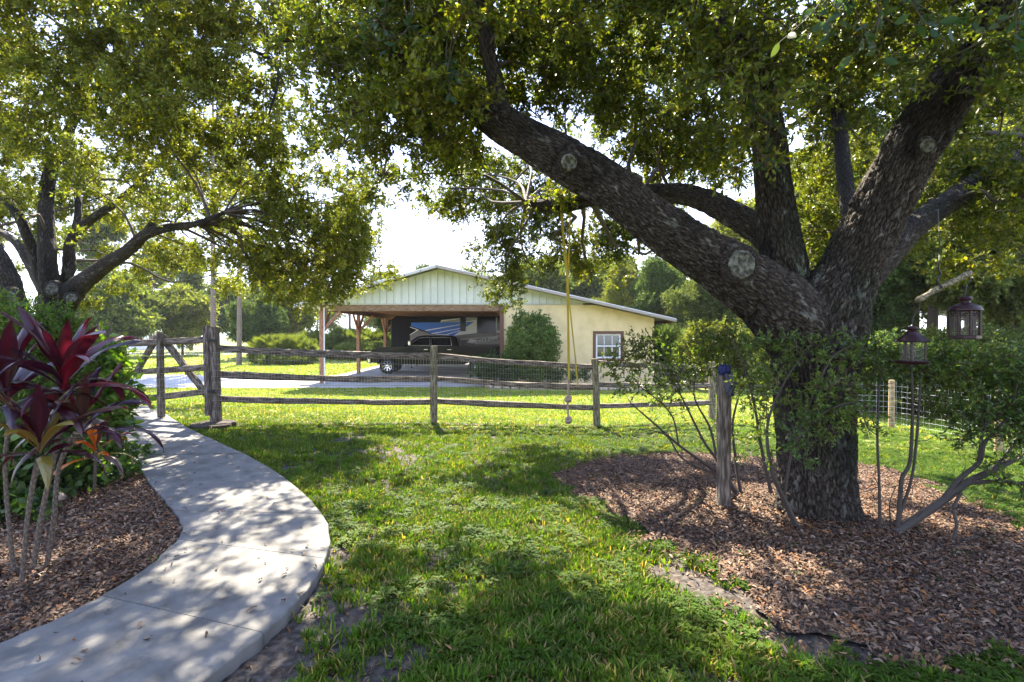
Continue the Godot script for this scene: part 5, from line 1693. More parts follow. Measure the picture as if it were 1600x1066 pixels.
func build_shrubs() -> void:
	var gs := [Color(0.045, 0.085, 0.018), Color(0.06, 0.10, 0.022), Color(0.085, 0.125, 0.03), Color(0.04, 0.07, 0.02), Color(0.10, 0.12, 0.03)]
	var az := []
	for k in 3: az.append(sprig(4, 9, 0.15, 0.042, 0.017, gs, 1.0, true, 71 + k))
	# shrub left of the big oak
	var a := thing("azalea_shrub", "leggy open shrub with bare fanning stems behind the grey post", "shrub", on_ground(1158, 778))
	stem_set(a, [
		[[1160, 782, 5.3, 16], [1130, 745, 5.3, 12], [1098, 722, 5.3, 9], [1060, 695, 5.3, 7], [1020, 660, 5.3, 5], [985, 630, 5.3, 3]],
		[[1155, 780, 5.3, 12], [1125, 725, 5.35, 9], [1100, 690, 5.35, 7], [1075, 640, 5.35, 5], [1050, 590, 5.35, 3]],
		[[1130, 745, 5.3, 8], [1090, 730, 5.2, 6], [1062, 712, 5.2, 5], [1040, 680, 5.2, 4], [1000, 670, 5.2, 2]],
		[[1120, 720, 5.3, 7], [1110, 670, 5.3, 6], [1085, 620, 5.3, 4], [1090, 570, 5.3, 3]],
		[[1158, 776, 5.3, 10], [1150, 720, 5.4, 8], [1145, 660, 5.4, 6], [1160, 600, 5.4, 4], [1170, 550, 5.4, 3]],
		[[1060, 695, 5.3, 5], [1050, 650, 5.3, 4], [1015, 615, 5.3, 3], [975, 590, 5.3, 2]]])
	foliage(a, "foliage", pads_of([[975, 565, 5.3, 0.2, 0.14, 0.2, 1.0], [1020, 545, 5.3, 0.22, 0.14, 0.2, 1.0], [1000, 600, 5.3, 0.2, 0.12, 0.2, 0.8], [1065, 580, 5.3, 0.24, 0.13, 0.2, 0.8], [1050, 625, 5.3, 0.2, 0.08, 0.2, 0.6], [1105, 560, 5.3, 0.24, 0.16, 0.2, 1.0], [1150, 545, 5.3, 0.22, 0.14, 0.2, 1.0], [1165, 610, 5.35, 0.18, 0.2, 0.2, 0.7], [1110, 520, 5.3, 0.16, 0.10, 0.15, 0.8], [1150, 690, 5.3, 0.12, 0.2, 0.12, 0.3]], 1050.0, 1.1), az, M.green, [Color(1.3, 1.3, 1), Color(1.7, 1.5, 0.9), Color(1.1, 1.2, 0.9)], 0.8, 1.2, 0.5)
	# shrub before the trunk
	var b := thing("azalea_shrub", "dense green shrub growing against the front of the oak trunk", "shrub", on_ground(1205, 790))
	stem_set(b, [
		[[1245, 822, 4.2, 16], [1225, 780, 4.15, 14], [1205, 730, 4.1, 10], [1200, 660, 4.1, 7], [1230, 590, 4.1, 5], [1260, 550, 4.1, 3]],
		[[1205, 770, 4.5, 10], [1190, 700, 4.4, 8], [1180, 640, 4.3, 6], [1165, 580, 4.3, 4], [1150, 540, 4.3, 3]],
		[[1225, 780, 4.15, 8], [1240, 700, 4.0, 7], [1280, 650, 3.95, 5], [1330, 630, 3.95, 4], [1365, 640, 3.95, 2]],
		[[1240, 700, 4.0, 6], [1270, 620, 4.0, 5], [1300, 560, 4.0, 4], [1330, 540, 4.0, 2]]])
	foliage(b, "foliage", pads_of([[1195, 545, 4.2, 0.2, 0.12, 0.15, 0.9], [1245, 555, 4.1, 0.2, 0.14, 0.15, 1.0], [1300, 550, 4.05, 0.2, 0.10, 0.15, 0.8], [1340, 570, 4.1, 0.17, 0.14, 0.15, 0.8], [1250, 610, 4.05, 0.22, 0.14, 0.15, 1.0], [1310, 620, 4.0, 0.2, 0.14, 0.13, 0.9], [1255, 660, 4.0, 0.22, 0.13, 0.14, 1.2], [1310, 665, 3.95, 0.16, 0.10, 0.13, 1.0], [1355, 640, 4.0, 0.12, 0.16, 0.13, 0.8], [1235, 710, 4.0, 0.14, 0.09, 0.12, 0.7], [1200, 670, 4.15, 0.12, 0.16, 0.12, 0.6], [1185, 610, 4.25, 0.14, 0.14, 0.14, 0.7], [1285, 720, 4.1, 0.1, 0.05, 0.08, 0.4], [1290, 800, 4.2, 0.05, 0.03, 0.05, 1.0]], 850.0, 1.1), az, M.green, [Color(1.4, 1.5, 1.1), Color(1.8, 1.7, 1.0), Color(1.1, 1.3, 1.1)], 0.75, 1.15, 0.5)
	# shrub at the right edge
	var c := thing("azalea_shrub", "crooked shrub leaning right with thick bare branches at the right edge", "shrub", on_ground(1398, 838))
	stem_set(c, [
		[[1392, 838, 4.1, 24], [1430, 812, 4.1, 22], [1470, 785, 4.1, 20], [1510, 755, 4.1, 19], [1545, 738, 4.1, 17], [1590, 715, 4.1, 14], [1640, 690, 4.1, 10]],
		[[1470, 785, 4.1, 14], [1500, 748, 4.1, 13], [1530, 722, 4.05, 11], [1540, 690, 4.0, 9], [1575, 650, 4.0, 6], [1590, 600, 4.0, 4]],
		[[1510, 755, 4.1, 12], [1560, 752, 4.0, 10], [1600, 755, 3.9, 8], [1640, 745, 3.9, 6]],
		[[1530, 722, 4.05, 9], [1535, 680, 4.0, 7], [1550, 640, 4.0, 5], [1530, 600, 4.0, 4]],
		[[1400, 842, 4.1, 12], [1440, 848, 4.0, 9], [1490, 848, 3.95, 7], [1530, 838, 3.95, 4]],
		[[1488, 848, 3.95, 9], [1495, 820, 3.95, 8], [1490, 795, 4.0, 8], [1502, 770, 4.05, 8]],
		[[1545, 738, 4.1, 10], [1580, 700, 4.1, 8], [1610, 640, 4.1, 5], [1600, 590, 4.1, 3]]])
	foliage(c, "foliage", pads_of([[1480, 575, 4.2, 0.22, 0.13, 0.2, 1.0], [1530, 570, 4.2, 0.24, 0.15, 0.2, 1.1], [1590, 580, 4.1, 0.24, 0.17, 0.2, 1.1], [1500, 625, 4.1, 0.2, 0.15, 0.2, 1.0], [1560, 630, 4.1, 0.24, 0.16, 0.2, 1.2], [1540, 670, 4.05, 0.18, 0.12, 0.18, 1.0], [1600, 670, 4.0, 0.22, 0.14, 0.2, 1.1], [1450, 560, 4.2, 0.17, 0.11, 0.15, 0.8], [1650, 620, 4.0, 0.25, 0.25, 0.2, 1.0], [1590, 740, 3.95, 0.2, 0.10, 0.15, 0.7], [1480, 660, 4.1, 0.1, 0.1, 0.1, 0.4], [1560, 765, 3.95, 0.16, 0.06, 0.12, 0.4]], 1300.0, 1.18), az, M.green, [Color(1.2, 1.4, 1.1), Color(1.6, 1.6, 1.0), Color(1.0, 1.2, 1.0)], 0.75, 1.15, 0.5)
	# thin stems between trunk and right shrub
	var e := thing("sapling", "slender dark sapling stems below the hat roofed feeder", "sapling", on_ground(1400, 836))
	stem_set(e, [
		[[1375, 838, 4.15, 10], [1374, 760, 4.1, 7], [1371, 680, 4.1, 6], [1374, 600, 4.1, 4]],
		[[1402, 838, 4.1, 12], [1407, 770, 4.1, 11], [1410, 745, 4.1, 10], [1422, 720, 4.1, 9], [1426, 640, 4.1, 7], [1424, 570, 4.1, 5]],
		[[1404, 810, 4.1, 9], [1424, 750, 4.1, 7], [1432, 690, 4.1, 7], [1437, 620, 4.1, 6], [1440, 580, 4.1, 4]],
		[[1395, 830, 4.2, 5], [1390, 790, 4.2, 3], [1400, 760, 4.2, 2]]])
	foliage(e, "foliage", pads_of([[1385, 560, 4.4, 0.2, 0.12, 0.2, 0.7], [1420, 575, 4.2, 0.16, 0.10, 0.15, 0.7], [1445, 590, 4.2, 0.12, 0.1, 0.12, 0.5], [1370, 600, 4.3, 0.1, 0.12, 0.12, 0.5]], 1300.0), az, M.green, [Color(1.2, 1.0, 0.7), Color(1, 1, 0.9)], 0.75, 1.15, 0.5)

	# rounded shrub against the stucco wall and the planting at its foot
	var dk := [Color(0.035, 0.065, 0.02), Color(0.05, 0.085, 0.025), Color(0.075, 0.11, 0.035)]
	var dense := [sprig(6, 14, 0.28, 0.075, 0.042, dk, 1.0, false, 81), sprig(6, 14, 0.26, 0.08, 0.042, dk, 1.0, false, 82)]
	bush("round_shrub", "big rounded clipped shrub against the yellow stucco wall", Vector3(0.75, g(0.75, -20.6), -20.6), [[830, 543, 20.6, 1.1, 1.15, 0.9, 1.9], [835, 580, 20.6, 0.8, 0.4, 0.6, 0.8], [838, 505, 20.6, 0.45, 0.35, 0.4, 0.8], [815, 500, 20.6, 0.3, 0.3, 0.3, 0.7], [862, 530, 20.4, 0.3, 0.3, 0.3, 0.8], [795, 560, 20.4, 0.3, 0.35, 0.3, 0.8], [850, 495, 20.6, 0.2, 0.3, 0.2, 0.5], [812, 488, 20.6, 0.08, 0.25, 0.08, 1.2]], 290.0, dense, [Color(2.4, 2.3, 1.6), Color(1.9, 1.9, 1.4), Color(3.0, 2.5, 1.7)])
	var lilies := [sprig(9, 5, 0.4, 0.30, 0.035, dk, 0.9, false, 83)]
	var names := [[762, 592, "strappy green border plant at the foot of the corner post"], [795, 595, "strappy green border plant under the round shrub's left side"], [905, 598, "low border plant by the wall right of the round shrub"], [870, 600, "low border plant under the round shrub's right side"]]
	for q in names: bush("border_plant", q[2], Vector3((q[0] - 800.0) / 800.0 * 20.3, g(0, -20.3), -20.3), [[q[0], q[1] - 14, 20.3, 0.45, 0.28, 0.3, 1.0]], 260.0, lilies if q[0] < 800 else dense, [Color(0.9, 1.1, 0.9), Color(1.1, 1.2, 0.9)], "plant", false)
	# edging of separate stones before the border
	var ed := thing("garden_edging", "low curved edging of pale stones before the carport border", "edging", Vector3(1.5, g(1.5, -19.9), -19.9))
	var sm := []
	for k in 3: sm.append(box_mesh(Vector3(0.34, 0.17, 0.18), 0.04))
	for k in 26:
		var t := k / 25.0
		var x := lerpf(-0.9, 7.6, t)
		var z := -20.4 + 0.75 * sin(t * PI) - 0.0
		var y := g(x, z) + 0.07 + rr(-0.015, 0.015)
		obj("stone", sm[k % 3], M.stone, ed, Transform3D(Basis(Vector3.UP, rr(-0.12, 0.12) - 0.35 * cos(t * PI)).scaled(Vector3(rr(0.85, 1.0), rr(0.85, 1.15), 1.0)), Vector3(x, y, z) - ed.position))
	var soil := []
	for k in 12: soil.append(Vector3(lerpf(-0.9, 7.6, k / 11.0), 0, -20.42 + 0.72 * sin(k / 11.0 * PI)))
	soil.append(Vector3(7.6, 0, -21.6)); soil.append(Vector3(-0.5, 0, -21.6))
	tag(struct("border_bed", sheet(flat2(soil), 0.03, 0.6), M.mulch), "brown mulch of the border along the stucco wall")
	# litter-brown band of the bed nearer the lawn
	var hose := Mb.new()
	var hp := []
	for k in 15: hp.append(Vector3(1.1 + k * 0.07, g(1, -20.9) + 0.05 + 0.12 * sin(k * 0.5), -20.85 + 0.06 * cos(k * 1.2)))
	tube(hose, hp, hp.map(func(_p): return 0.012), 6)
	tag(obj("garden_hose", hose.mesh(), plain_mat(Color(0.03, 0.10, 0.05), 0.5)), "green hose lying by the wall beside the round shrub", "hose")


func feeder_lantern() -> void:
	var d := 3.8
	var t := thing("bird_feeder", "tall octagonal dark red lantern bird feeder with wire bars", "bird feeder", at(1508, 530, d))
	var R := 0.094
	var mb := Mb.new()
	lathe(mb, [Vector2(0.0, 0.0), Vector2(R * 0.98, 0.0), Vector2(R, 0.006), Vector2(R, 0.026), Vector2(R * 0.9, 0.03), Vector2(0.0, 0.03)], Transform3D(), 8, Color.WHITE, true)
	obj("base", mb.mesh(), M.feeder, t)
	mb = Mb.new()
	lathe(mb, [Vector2(R * 0.96, 0.206), Vector2(R * 1.06, 0.212), Vector2(R * 1.06, 0.222), Vector2(R * 0.92, 0.244), Vector2(R * 0.55, 0.262), Vector2(0.03, 0.27), Vector2(0.028, 0.283), Vector2(0.0, 0.285)], Transform3D(), 16)
	lathe(mb, [Vector2(0.0, 0.278), Vector2(0.036, 0.283), Vector2(0.043, 0.298), Vector2(0.036, 0.314), Vector2(0.0, 0.322)], Transform3D(), 16)
	obj("roof", mb.mesh(), M.feeder, t)
	mb = Mb.new()
	lathe(mb, [Vector2(R * 0.72, 0.03), Vector2(R * 0.72, 0.206)], Transform3D(), 20)
	obj("seed_tube", mb.mesh(), M.seedglass, t)
	for k in 8:
		var a := TAU * (k + 0.5) / 8.0
		mb = Mb.new()
		bar(mb, Vector3(cos(a) * R * 0.97, 0.028, sin(a) * R * 0.97), Vector3(cos(a) * R * 0.97, 0.209, sin(a) * R * 0.97), 0.013, 0.013, 0.003, Vector3(0, 0, 1))
		obj("bar", mb.mesh(), M.feeder, t)
	mb = Mb.new()
	for k in 8:
		var a0 := TAU * (k + 0.5) / 8.0
		var a1 := TAU * (k + 1.5) / 8.0
		var p := Vector3(cos(a0), 0, sin(a0)) * R * 0.97
		var q := Vector3(cos(a1), 0, sin(a1)) * R * 0.97
		for h in [0.06, 0.175, 0.19]: tube(mb, [p + Vector3.UP * h, q + Vector3.UP * h], [0.0022, 0.0022], 5)
		for s in [0.25, 0.5, 0.75]: tube(mb, [p.lerp(q, s) + Vector3.UP * 0.03, p.lerp(q, s) + Vector3.UP * 0.207], [0.0018, 0.0018], 5)
	obj("grid", mb.mesh(), M.feeder, t)


func build_small_things() -> void:
	feeder_lantern()
	var d := 3.85
	var t := thing("bird_feeder", "bird feeder with a wide hat shaped dark red roof", "bird feeder", at(1425, 566, d))
	var mb := Mb.new()
	lathe(mb, [Vector2(0.0, 0.150), Vector2(0.108, 0.150), Vector2(0.112, 0.156), Vector2(0.088, 0.178), Vector2(0.055, 0.205), Vector2(0.042, 0.228), Vector2(0.03, 0.236), Vector2(0.0, 0.236)], Transform3D(), 18)
	lathe(mb, [Vector2(0.0, 0.234), Vector2(0.028, 0.240), Vector2(0.036, 0.252), Vector2(0.03, 0.266), Vector2(0.0, 0.274)], Transform3D(), 14)
	obj("roof", mb.mesh(), M.feeder, t)
	mb = Mb.new()
	lathe(mb, [Vector2(0.075, 0.01), Vector2(0.075, 0.15)], Transform3D(), 18)
	obj("seed_tube", mb.mesh(), M.seedglass, t)
	mb = Mb.new()
	lathe(mb, [Vector2(0.0, -0.012), Vector2(0.10, -0.012), Vector2(0.11, 0.006), Vector2(0.10, 0.012), Vector2(0.0, 0.012)], Transform3D(), 18)
	obj("tray", mb.mesh(), M.feeder, t)
	mb = Mb.new()
	lathe(mb, [Vector2(0.012, 0.01), Vector2(0.012, 0.152)], Transform3D(), 8)
	obj("rod", mb.mesh(), M.feeder, t)
	for k in 3:
		var a := TAU * k / 3.0 + 0.6
		mb = Mb.new()
		bar(mb, Vector3(cos(a) * 0.08, 0.01, sin(a) * 0.08), Vector3(cos(a) * 0.08, 0.152, sin(a) * 0.08), 0.014, 0.008, 0.002, Vector3(0, 0, 1))
		obj("bar", mb.mesh(), M.feeder, t)
	# branch that both feeders hang from
	var s := thing("hanging_branch", "peeled yellow branch hung level as a crossbar over the feeders", "branch", at(1468, 447, d))
	mb = Mb.new()
	var cp := curve([at(1434, 470, d - 0.02) - s.position, at(1462, 453, d) - s.position, at(1490, 440, d) - s.position, at(1517, 426, d + 0.02) - s.position], 14)
	var cr := []
	for k in 15: cr.append(0.021 + 0.003 * sin(k * 1.7))
	tube(mb, cp, cr, 12, 1, 1.0)
	obj("branch", mb.mesh(), M.greenpost, s)
	mb = Mb.new()
	tube(mb, curve([at(1468, 447, d) - s.position + Vector3(0, -0.02, 0.028), at(1465, 438, d) - s.position, at(1470, 428, d) - s.position, at(1467, 420, d) - s.position, at(1468, 402, d) - s.position, at(1468, 365, d + 0.4) - s.position, at(1466, 328, d + 1.4) - s.position], 30), range(31).map(func(k): return 0.007 if k < 15 else 0.005), 6)
	obj("hook", mb.mesh(), M.iron, s)
	mb = Mb.new()
	tube(mb, curve([at(1514, 428, d) - s.position, at(1516, 440, d) - s.position, at(1510, 446, d) - s.position, at(1508, 463, d - 0.05) - s.position], 16), range(17).map(func(_k): return 0.005), 6)
	tube(mb, curve([at(1437, 470, d) - s.position, at(1436, 482, d) - s.position, at(1428, 494, d) - s.position, at(1425, 507, d) - s.position], 16), range(17).map(func(_k): return 0.005), 6)
	obj("hanger", mb.mesh(), M.iron, s)

	# yellow strap and rope swing hanging from the rear limb
	var D := 7.05
	var k0 := thing("rope_swing", "yellow webbing strap with a knotted rope hanging from the oak limb", "rope swing", at(888, 655, D))
	var ribbon := func(pts: Array, w: float) -> ArrayMesh:
		var m := Mb.new()
		var c2 := curve(pts, 40)
		var prev := []
		for k in c2.size():
			var tw := 0.5 * sin(k * 0.21)
			var side := Vector3(cos(tw), 0, sin(tw)) * w * 0.5
			var p: Vector3 = c2[k] - k0.position
			var row := [m.add(p - side + Vector3(0, 0, 0.002)), m.add(p + side + Vector3(0, 0, 0.002)), m.add(p + side - Vector3(0, 0, 0.002)), m.add(p - side - Vector3(0, 0, 0.002))]
			if k > 0:
				for j in 4: m.quad(prev[j], row[j], row[(j + 1) % 4], prev[(j + 1) % 4])
			prev = row
		return m.mesh()
	obj("strap", ribbon.call([at(876, 296, D - 0.08), at(878, 340, D - 0.05), at(882, 390, D), at(886, 425, D)], 0.038), M.strap, k0)
	obj("strap", ribbon.call([at(891, 312, D + 0.1), at(890, 370, D + 0.06), at(888, 425, D)], 0.022), M.strap, k0)
	obj("strap", ribbon.call([at(886, 425, D), at(887, 450, D), at(888, 520, D), at(889, 600, D)], 0.034), M.strap, k0)
	obj("strap", ribbon.call([at(888, 452, D), at(893, 505, D - 0.05), at(899, 560, D - 0.05), at(903, 603, D - 0.05)], 0.02), M.strap, k0)
	mb = Mb.new()
	var ring := []
	for k in 17: ring.append(at(887, 428, D) - k0.position + Vector3(cos(TAU * k / 16.0) * 0.03, sin(TAU * k / 16.0) * 0.045, 0))
	tube(mb, ring, range(17).map(func(_k): return 0.006), 6)
	obj("shackle", mb.mesh(), M.chrome, k0)
	mb = Mb.new()
	tube(mb, curve([at(888, 592, D), at(888, 610, D), at(887, 630, D), at(888, 655, D)].map(func(p): return p - k0.position), 16), range(17).map(func(_k): return 0.014), 8)
	obj("rope", mb.mesh(), M.rope, k0)
	for kk in [[888, 624, 0.045], [888, 657, 0.048]]:
		mb = Mb.new()
		var c3 := at(kk[0], kk[1], D) - k0.position
		for j in 3:
			var loop := []
			for q in 13:
				var a := TAU * q / 12.0
				loop.append(c3 + Basis(Vector3(0.3, 1, 0.2 * j).normalized(), j * 1.1) * Vector3(cos(a) * kk[2] * 0.6, (j - 1) * 0.022 + sin(a) * 0.016, sin(a) * kk[2] * 0.6))
			tube(mb, loop, range(13).map(func(_k): return 0.019), 7)
		obj("knot", mb.mesh(), M.rope, k0)
	mb = Mb.new()
	tube(mb, curve([at(887, 620, D), at(883, 622, D), at(881, 628, D), at(882, 634, D)].map(func(p): return p - k0.position), 8), range(9).map(func(_k): return 0.006), 5)
	obj("rope_end", mb.mesh(), M.rope, k0)

	# grey post with a bundle of cloth on top
	var pb := on_ground(1131, 798)
	mb = Mb.new()
	rough_bar(mb, Vector3(0, -0.1, 0), Vector3(-0.005, 1.28, 0), 0.115, 0.115, 8, 0.007, 0.0, 91.0)
	var post := obj("timber_post", mb.mesh(), M.fence)
	post.position = pb
	tag(post, "grey square timber post standing alone in the mulch before the oak", "post")
	var cl := thing("cloth_bundle", "crumpled blue and grey cloth draped on the lone timber post", "cloth", pb + Vector3(0, 1.28, 0))
	for k in 2:
		mb = Mb.new()
		var rows := []
		for a in 19:
			var row := []
			for b in 37:
				var u := PI * a / 18.0
				var v := TAU * (b % 36) / 36.0
				var p := Vector3(sin(u) * cos(v), cos(u), sin(u) * sin(v))
				var w := 0.9 + 0.6 * fuzz.get_noise_3d(p.x * 140 + k * 90, p.y * 60, p.z * 140) + 0.55 * absf(fuzz.get_noise_3d(p.x * 320, p.y * 120 + k * 70, p.z * 320))
				row.append(mb.add(Vector3(p.x * 0.05, p.y * [0.055, 0.10][k], p.z * 0.05) * w, Vector2(b, a)))
			rows.append(row)
		for a in 18:
			for b in 36: mb.quad(rows[a][b], rows[a + 1][b], rows[a + 1][b + 1], rows[a][b + 1])
		obj(["cap", "glove"][k], mb.mesh(), [plain_mat(Color(0.012, 0.016, 0.075), 0.85), plain_mat(Color(0.05, 0.052, 0.065), 0.9)][k], cl, Transform3D(Basis(), [Vector3(0.0, 0.045, 0.0), Vector3(0.025, -0.09, 0.055)][k]))
	# round stepping disc at the gate
	mb = Mb.new()
	var prof := []
	for p in [[0.0, 0.065], [0.27, 0.065], [0.285, 0.075], [0.325, 0.075], [0.34, 0.06], [0.335, 0.0], [0.3, -0.02], [0.0, -0.02]]: prof.append(Vector2(p[0], p[1]))
	lathe(mb, prof, Transform3D(), 40)
	var disc := obj("stepping_disc", mb.mesh(), tex_mat(noise_tex(FastNoiseLite.TYPE_SIMPLEX_SMOOTH, 0.02, [[0.25, Color(0.028, 0.02, 0.016)], [0.75, Color(0.07, 0.052, 0.042)]], 256, 5, 0, 0.0, 61), 0.9, Vector3(3, 3, 3), true))
	disc.position = on_ground(333, 668, 0.0)
	tag(disc, "round dark brown disc lying at the foot of the gate hinge post", "disc")
	# few big dead leaves on the lawn and path
	mb = Mb.new()
	oval_leaf(mb, 0.10, 0.05, 0.35, Color.WHITE)
	var dl := mb.mesh()
	var spots := [[765, 1052, "large curled brown leaf on the grass at the bottom edge"], [1245, 965, "pair side tan dead leaf on the bare soil strip"], [1258, 968, "tan dead leaf beside another on the bare soil strip"], [1330, 978, "pale round dead leaf on the soil by the mulch edge"], [718, 1012, "brown dead leaf in the thin grass near the bottom"], [688, 1015, "reddish dead leaf in the thin grass near the bottom"], [484, 790, "small dead leaf near the outer edge of the path bend"], [162, 960, "dark leaf fragment on the near stretch of path"]]
	for k in spots.size():
		var q: Array = spots[k]
		var o := obj("dead_leaf", dl, plain_mat([Color(0.32, 0.13, 0.06), Color(0.42, 0.27, 0.13), Color(0.40, 0.25, 0.12), Color(0.45, 0.33, 0.23), Color(0.30, 0.14, 0.07), Color(0.36, 0.12, 0.05), Color(0.2, 0.12, 0.08), Color(0.06, 0.05, 0.05)][k], 0.7))
		o.transform = Transform3D((Basis(Vector3.UP, k * 1.3) * Basis(Vector3.RIGHT, 1.4)).scaled(Vector3.ONE * (0.9 if k < 6 else 0.4)), on_ground(q[0], q[1], 0.03 if k < 6 else 0.09))
		tag(o, q[2], "leaf", "big dead leaves lying about")


func build_car(where: Vector3, turn: float) -> void:
	var t := thing("parked_car", "light blue car parked in the shade beyond the right fence", "car", where, turn)
	var mb := Mb.new()
	var pl := PackedVector2Array()
	for p in [[-2.2, 0.35], [-2.25, 0.62], [-2.1, 0.80], [-1.1, 0.92], [-0.9, 0.95], [1.9, 0.98], [2.2, 0.92], [2.25, 0.5], [2.2, 0.32]]: pl.append(Vector2(p[0], p[1]))
	prism(mb, pl, -0.88, 0.88, Transform3D(), 0.08)
	obj("body", mb.mesh(), plain_mat(Color(0.22, 0.36, 0.52), 0.25, 0.3), t)
	mb = Mb.new()
	pl = PackedVector2Array()
	for p in [[-1.05, 0.90], [-0.25, 1.38], [0.2, 1.45], [1.2, 1.42], [1.9, 0.96]]: pl.append(Vector2(p[0], p[1]))
	prism(mb, pl, -0.74, 0.74, Transform3D(), 0.08)
	obj("cabin", mb.mesh(), M.darkglass, t)
	mb = Mb.new()
	box(mb, Transform3D(Basis(), Vector3(0.55, 1.445, 0)), Vector3(1.3, 0.05, 1.34), 0.02)
	obj("roof", mb.mesh(), plain_mat(Color(0.22, 0.36, 0.52), 0.25, 0.3), t)
	for x in [-1.4, 1.4]:
		for s in [-0.8, 0.8]:
			mb = Mb.new()
			lathe(mb, [Vector2(0.0, -0.1), Vector2(0.3, -0.1), Vector2(0.32, 0.0), Vector2(0.3, 0.1), Vector2(0.0, 0.1)], Transform3D(Basis(Vector3.RIGHT, PI / 2.0), Vector3(x, 0.32, s)), 20)
			obj("wheel", mb.mesh(), M.rubber, t)


var far_sprigs := []
var mid_sprigs := []
var fan_sprigs := []


func tree(called: String, label: String, px: float, d: float, h: float, r: float, kind: String, tint: Color, group := "", full := 1.0) -> void:
	var x := (px - 800.0) / LENS * d
	var o := thing(called, label, "palmetto" if kind == "palmetto" else ("shrub" if kind == "shrub" else "tree"), Vector3(x, g(x, -d), -d), 0.0, group)
	var base := o.position
	var mb := Mb.new()
	var pads := []
	var sk := []
	var lean := Vector3(rr(-0.05, 0.05), 0, rr(-0.05, 0.05)) * h
	if kind == "pine":
		var tr := clampf(h * 0.011, 0.1, 0.24)
		var cp := curve([base - Vector3.UP * 0.2, base + Vector3.UP * h * 0.5 + lean * 0.4, base + Vector3.UP * h + lean], 12)
		var cr := []
		for k in 13: cr.append(tr * (1.0 - 0.75 * k / 12.0))
		for k in 13: sk.append([cp[k], cr[k]])
		tube(mb, cp, cr, 10, 2, 0.8, 0.0)
		for k in int(9 * full):
			var t := rr(0.62, 1.0)
			var a := rr(0, TAU)
			var c := base + Vector3.UP * h * t + lean * t + Vector3(cos(a), 0, sin(a)) * r * (1.25 - t) * 1.6
			pads.append([c, Vector3(r * 0.45, r * 0.28, r * 0.45), 46.0 * full])
	elif kind == "broad":
		var tr := h * 0.022
		var cp := curve([base - Vector3.UP * 0.2, base + Vector3.UP * h * 0.3 + lean * 0.3, base + Vector3.UP * h * 0.75 + lean], 8)
		var cr := []
		for k in 9: cr.append(tr * (1.0 - 0.7 * k / 8.0))
		for k in 9: sk.append([cp[k], cr[k]])
		tube(mb, cp, cr, 8, 2, 0.8, 0.0)
		for k in 19:
			var q := rdir() * pow(rng.randf(), 0.4)
			var c := base + lean + Vector3(q.x * r * 0.75, h * 0.6 + q.y * h * 0.34, q.z * r * 0.75)
			pads.append([c, Vector3(r * rr(0.24, 0.42), h * rr(0.06, 0.11), r * rr(0.24, 0.42)), 56.0 * full])
	elif kind == "vine":
		var cp := [base - Vector3.UP * 0.2, base + Vector3.UP * h * 0.9 + lean]
		tube(mb, cp, [h * 0.02, h * 0.012], 8, 2, 0.8, 0.0)
		sk = [[cp[0], 0.1], [cp[1], 0.05]]
		for k in 11:
			var t := k / 10.0
			var w := r * (1.0 - 0.55 * t) * rr(0.5, 1.15)
			pads.append([base + Vector3(rr(-0.45, 0.45) * r, h * (0.06 + 0.88 * t) + rr(-0.3, 0.3), rr(-0.3, 0.3) * r) + lean * t, Vector3(w, h * 0.09, w), 110.0 * full])
	elif kind == "shrub":
		for k in 6:
			pads.append([base + Vector3(rr(-0.6, 0.6) * r, h * rr(0.3, 0.75), rr(-0.5, 0.5) * r), Vector3(r * 0.55, h * 0.32, r * 0.5), 90.0 * full])
		tube(mb, [base - Vector3.UP * 0.1, base + Vector3.UP * h * 0.6], [0.05, 0.02], 6)
		sk = [[base, 0.05]]
	elif kind == "palmetto":
		for k in 4: pads.append([base + Vector3(rr(-0.6, 0.6) * r, h * 0.45, rr(-0.5, 0.5) * r), Vector3(r * 0.5, h * 0.32, r * 0.4), 36.0 * full])
		tube(mb, [base - Vector3.UP * 0.1, base + Vector3.UP * h * 0.5], [0.08, 0.05], 6)
		sk = [[base, 0.05]]
	if kind != "palmetto" and d < 60.0: boughs(mb, pads, sk, 0.03, 2, 6.0)
	for k in mb.v.size(): mb.v[k] -= base
	obj("trunk" if kind != "shrub" and kind != "palmetto" else "stem", mb.mesh(), M.pine_bark if kind == "pine" else M.twig, o)
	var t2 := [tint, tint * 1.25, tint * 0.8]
	var sc := 1.0
	var sp := mid_sprigs
	if kind == "palmetto": sp = fan_sprigs
	elif d > 44.0: sp = far_sprigs
	if sp == mid_sprigs: sc = clampf(r / 2.6, 0.7, 1.3)
	foliage(o, "crown" if kind != "shrub" and kind != "palmetto" else "foliage", pads, sp, M.far, t2, 0.8 * sc, 1.25 * sc, 0.45)


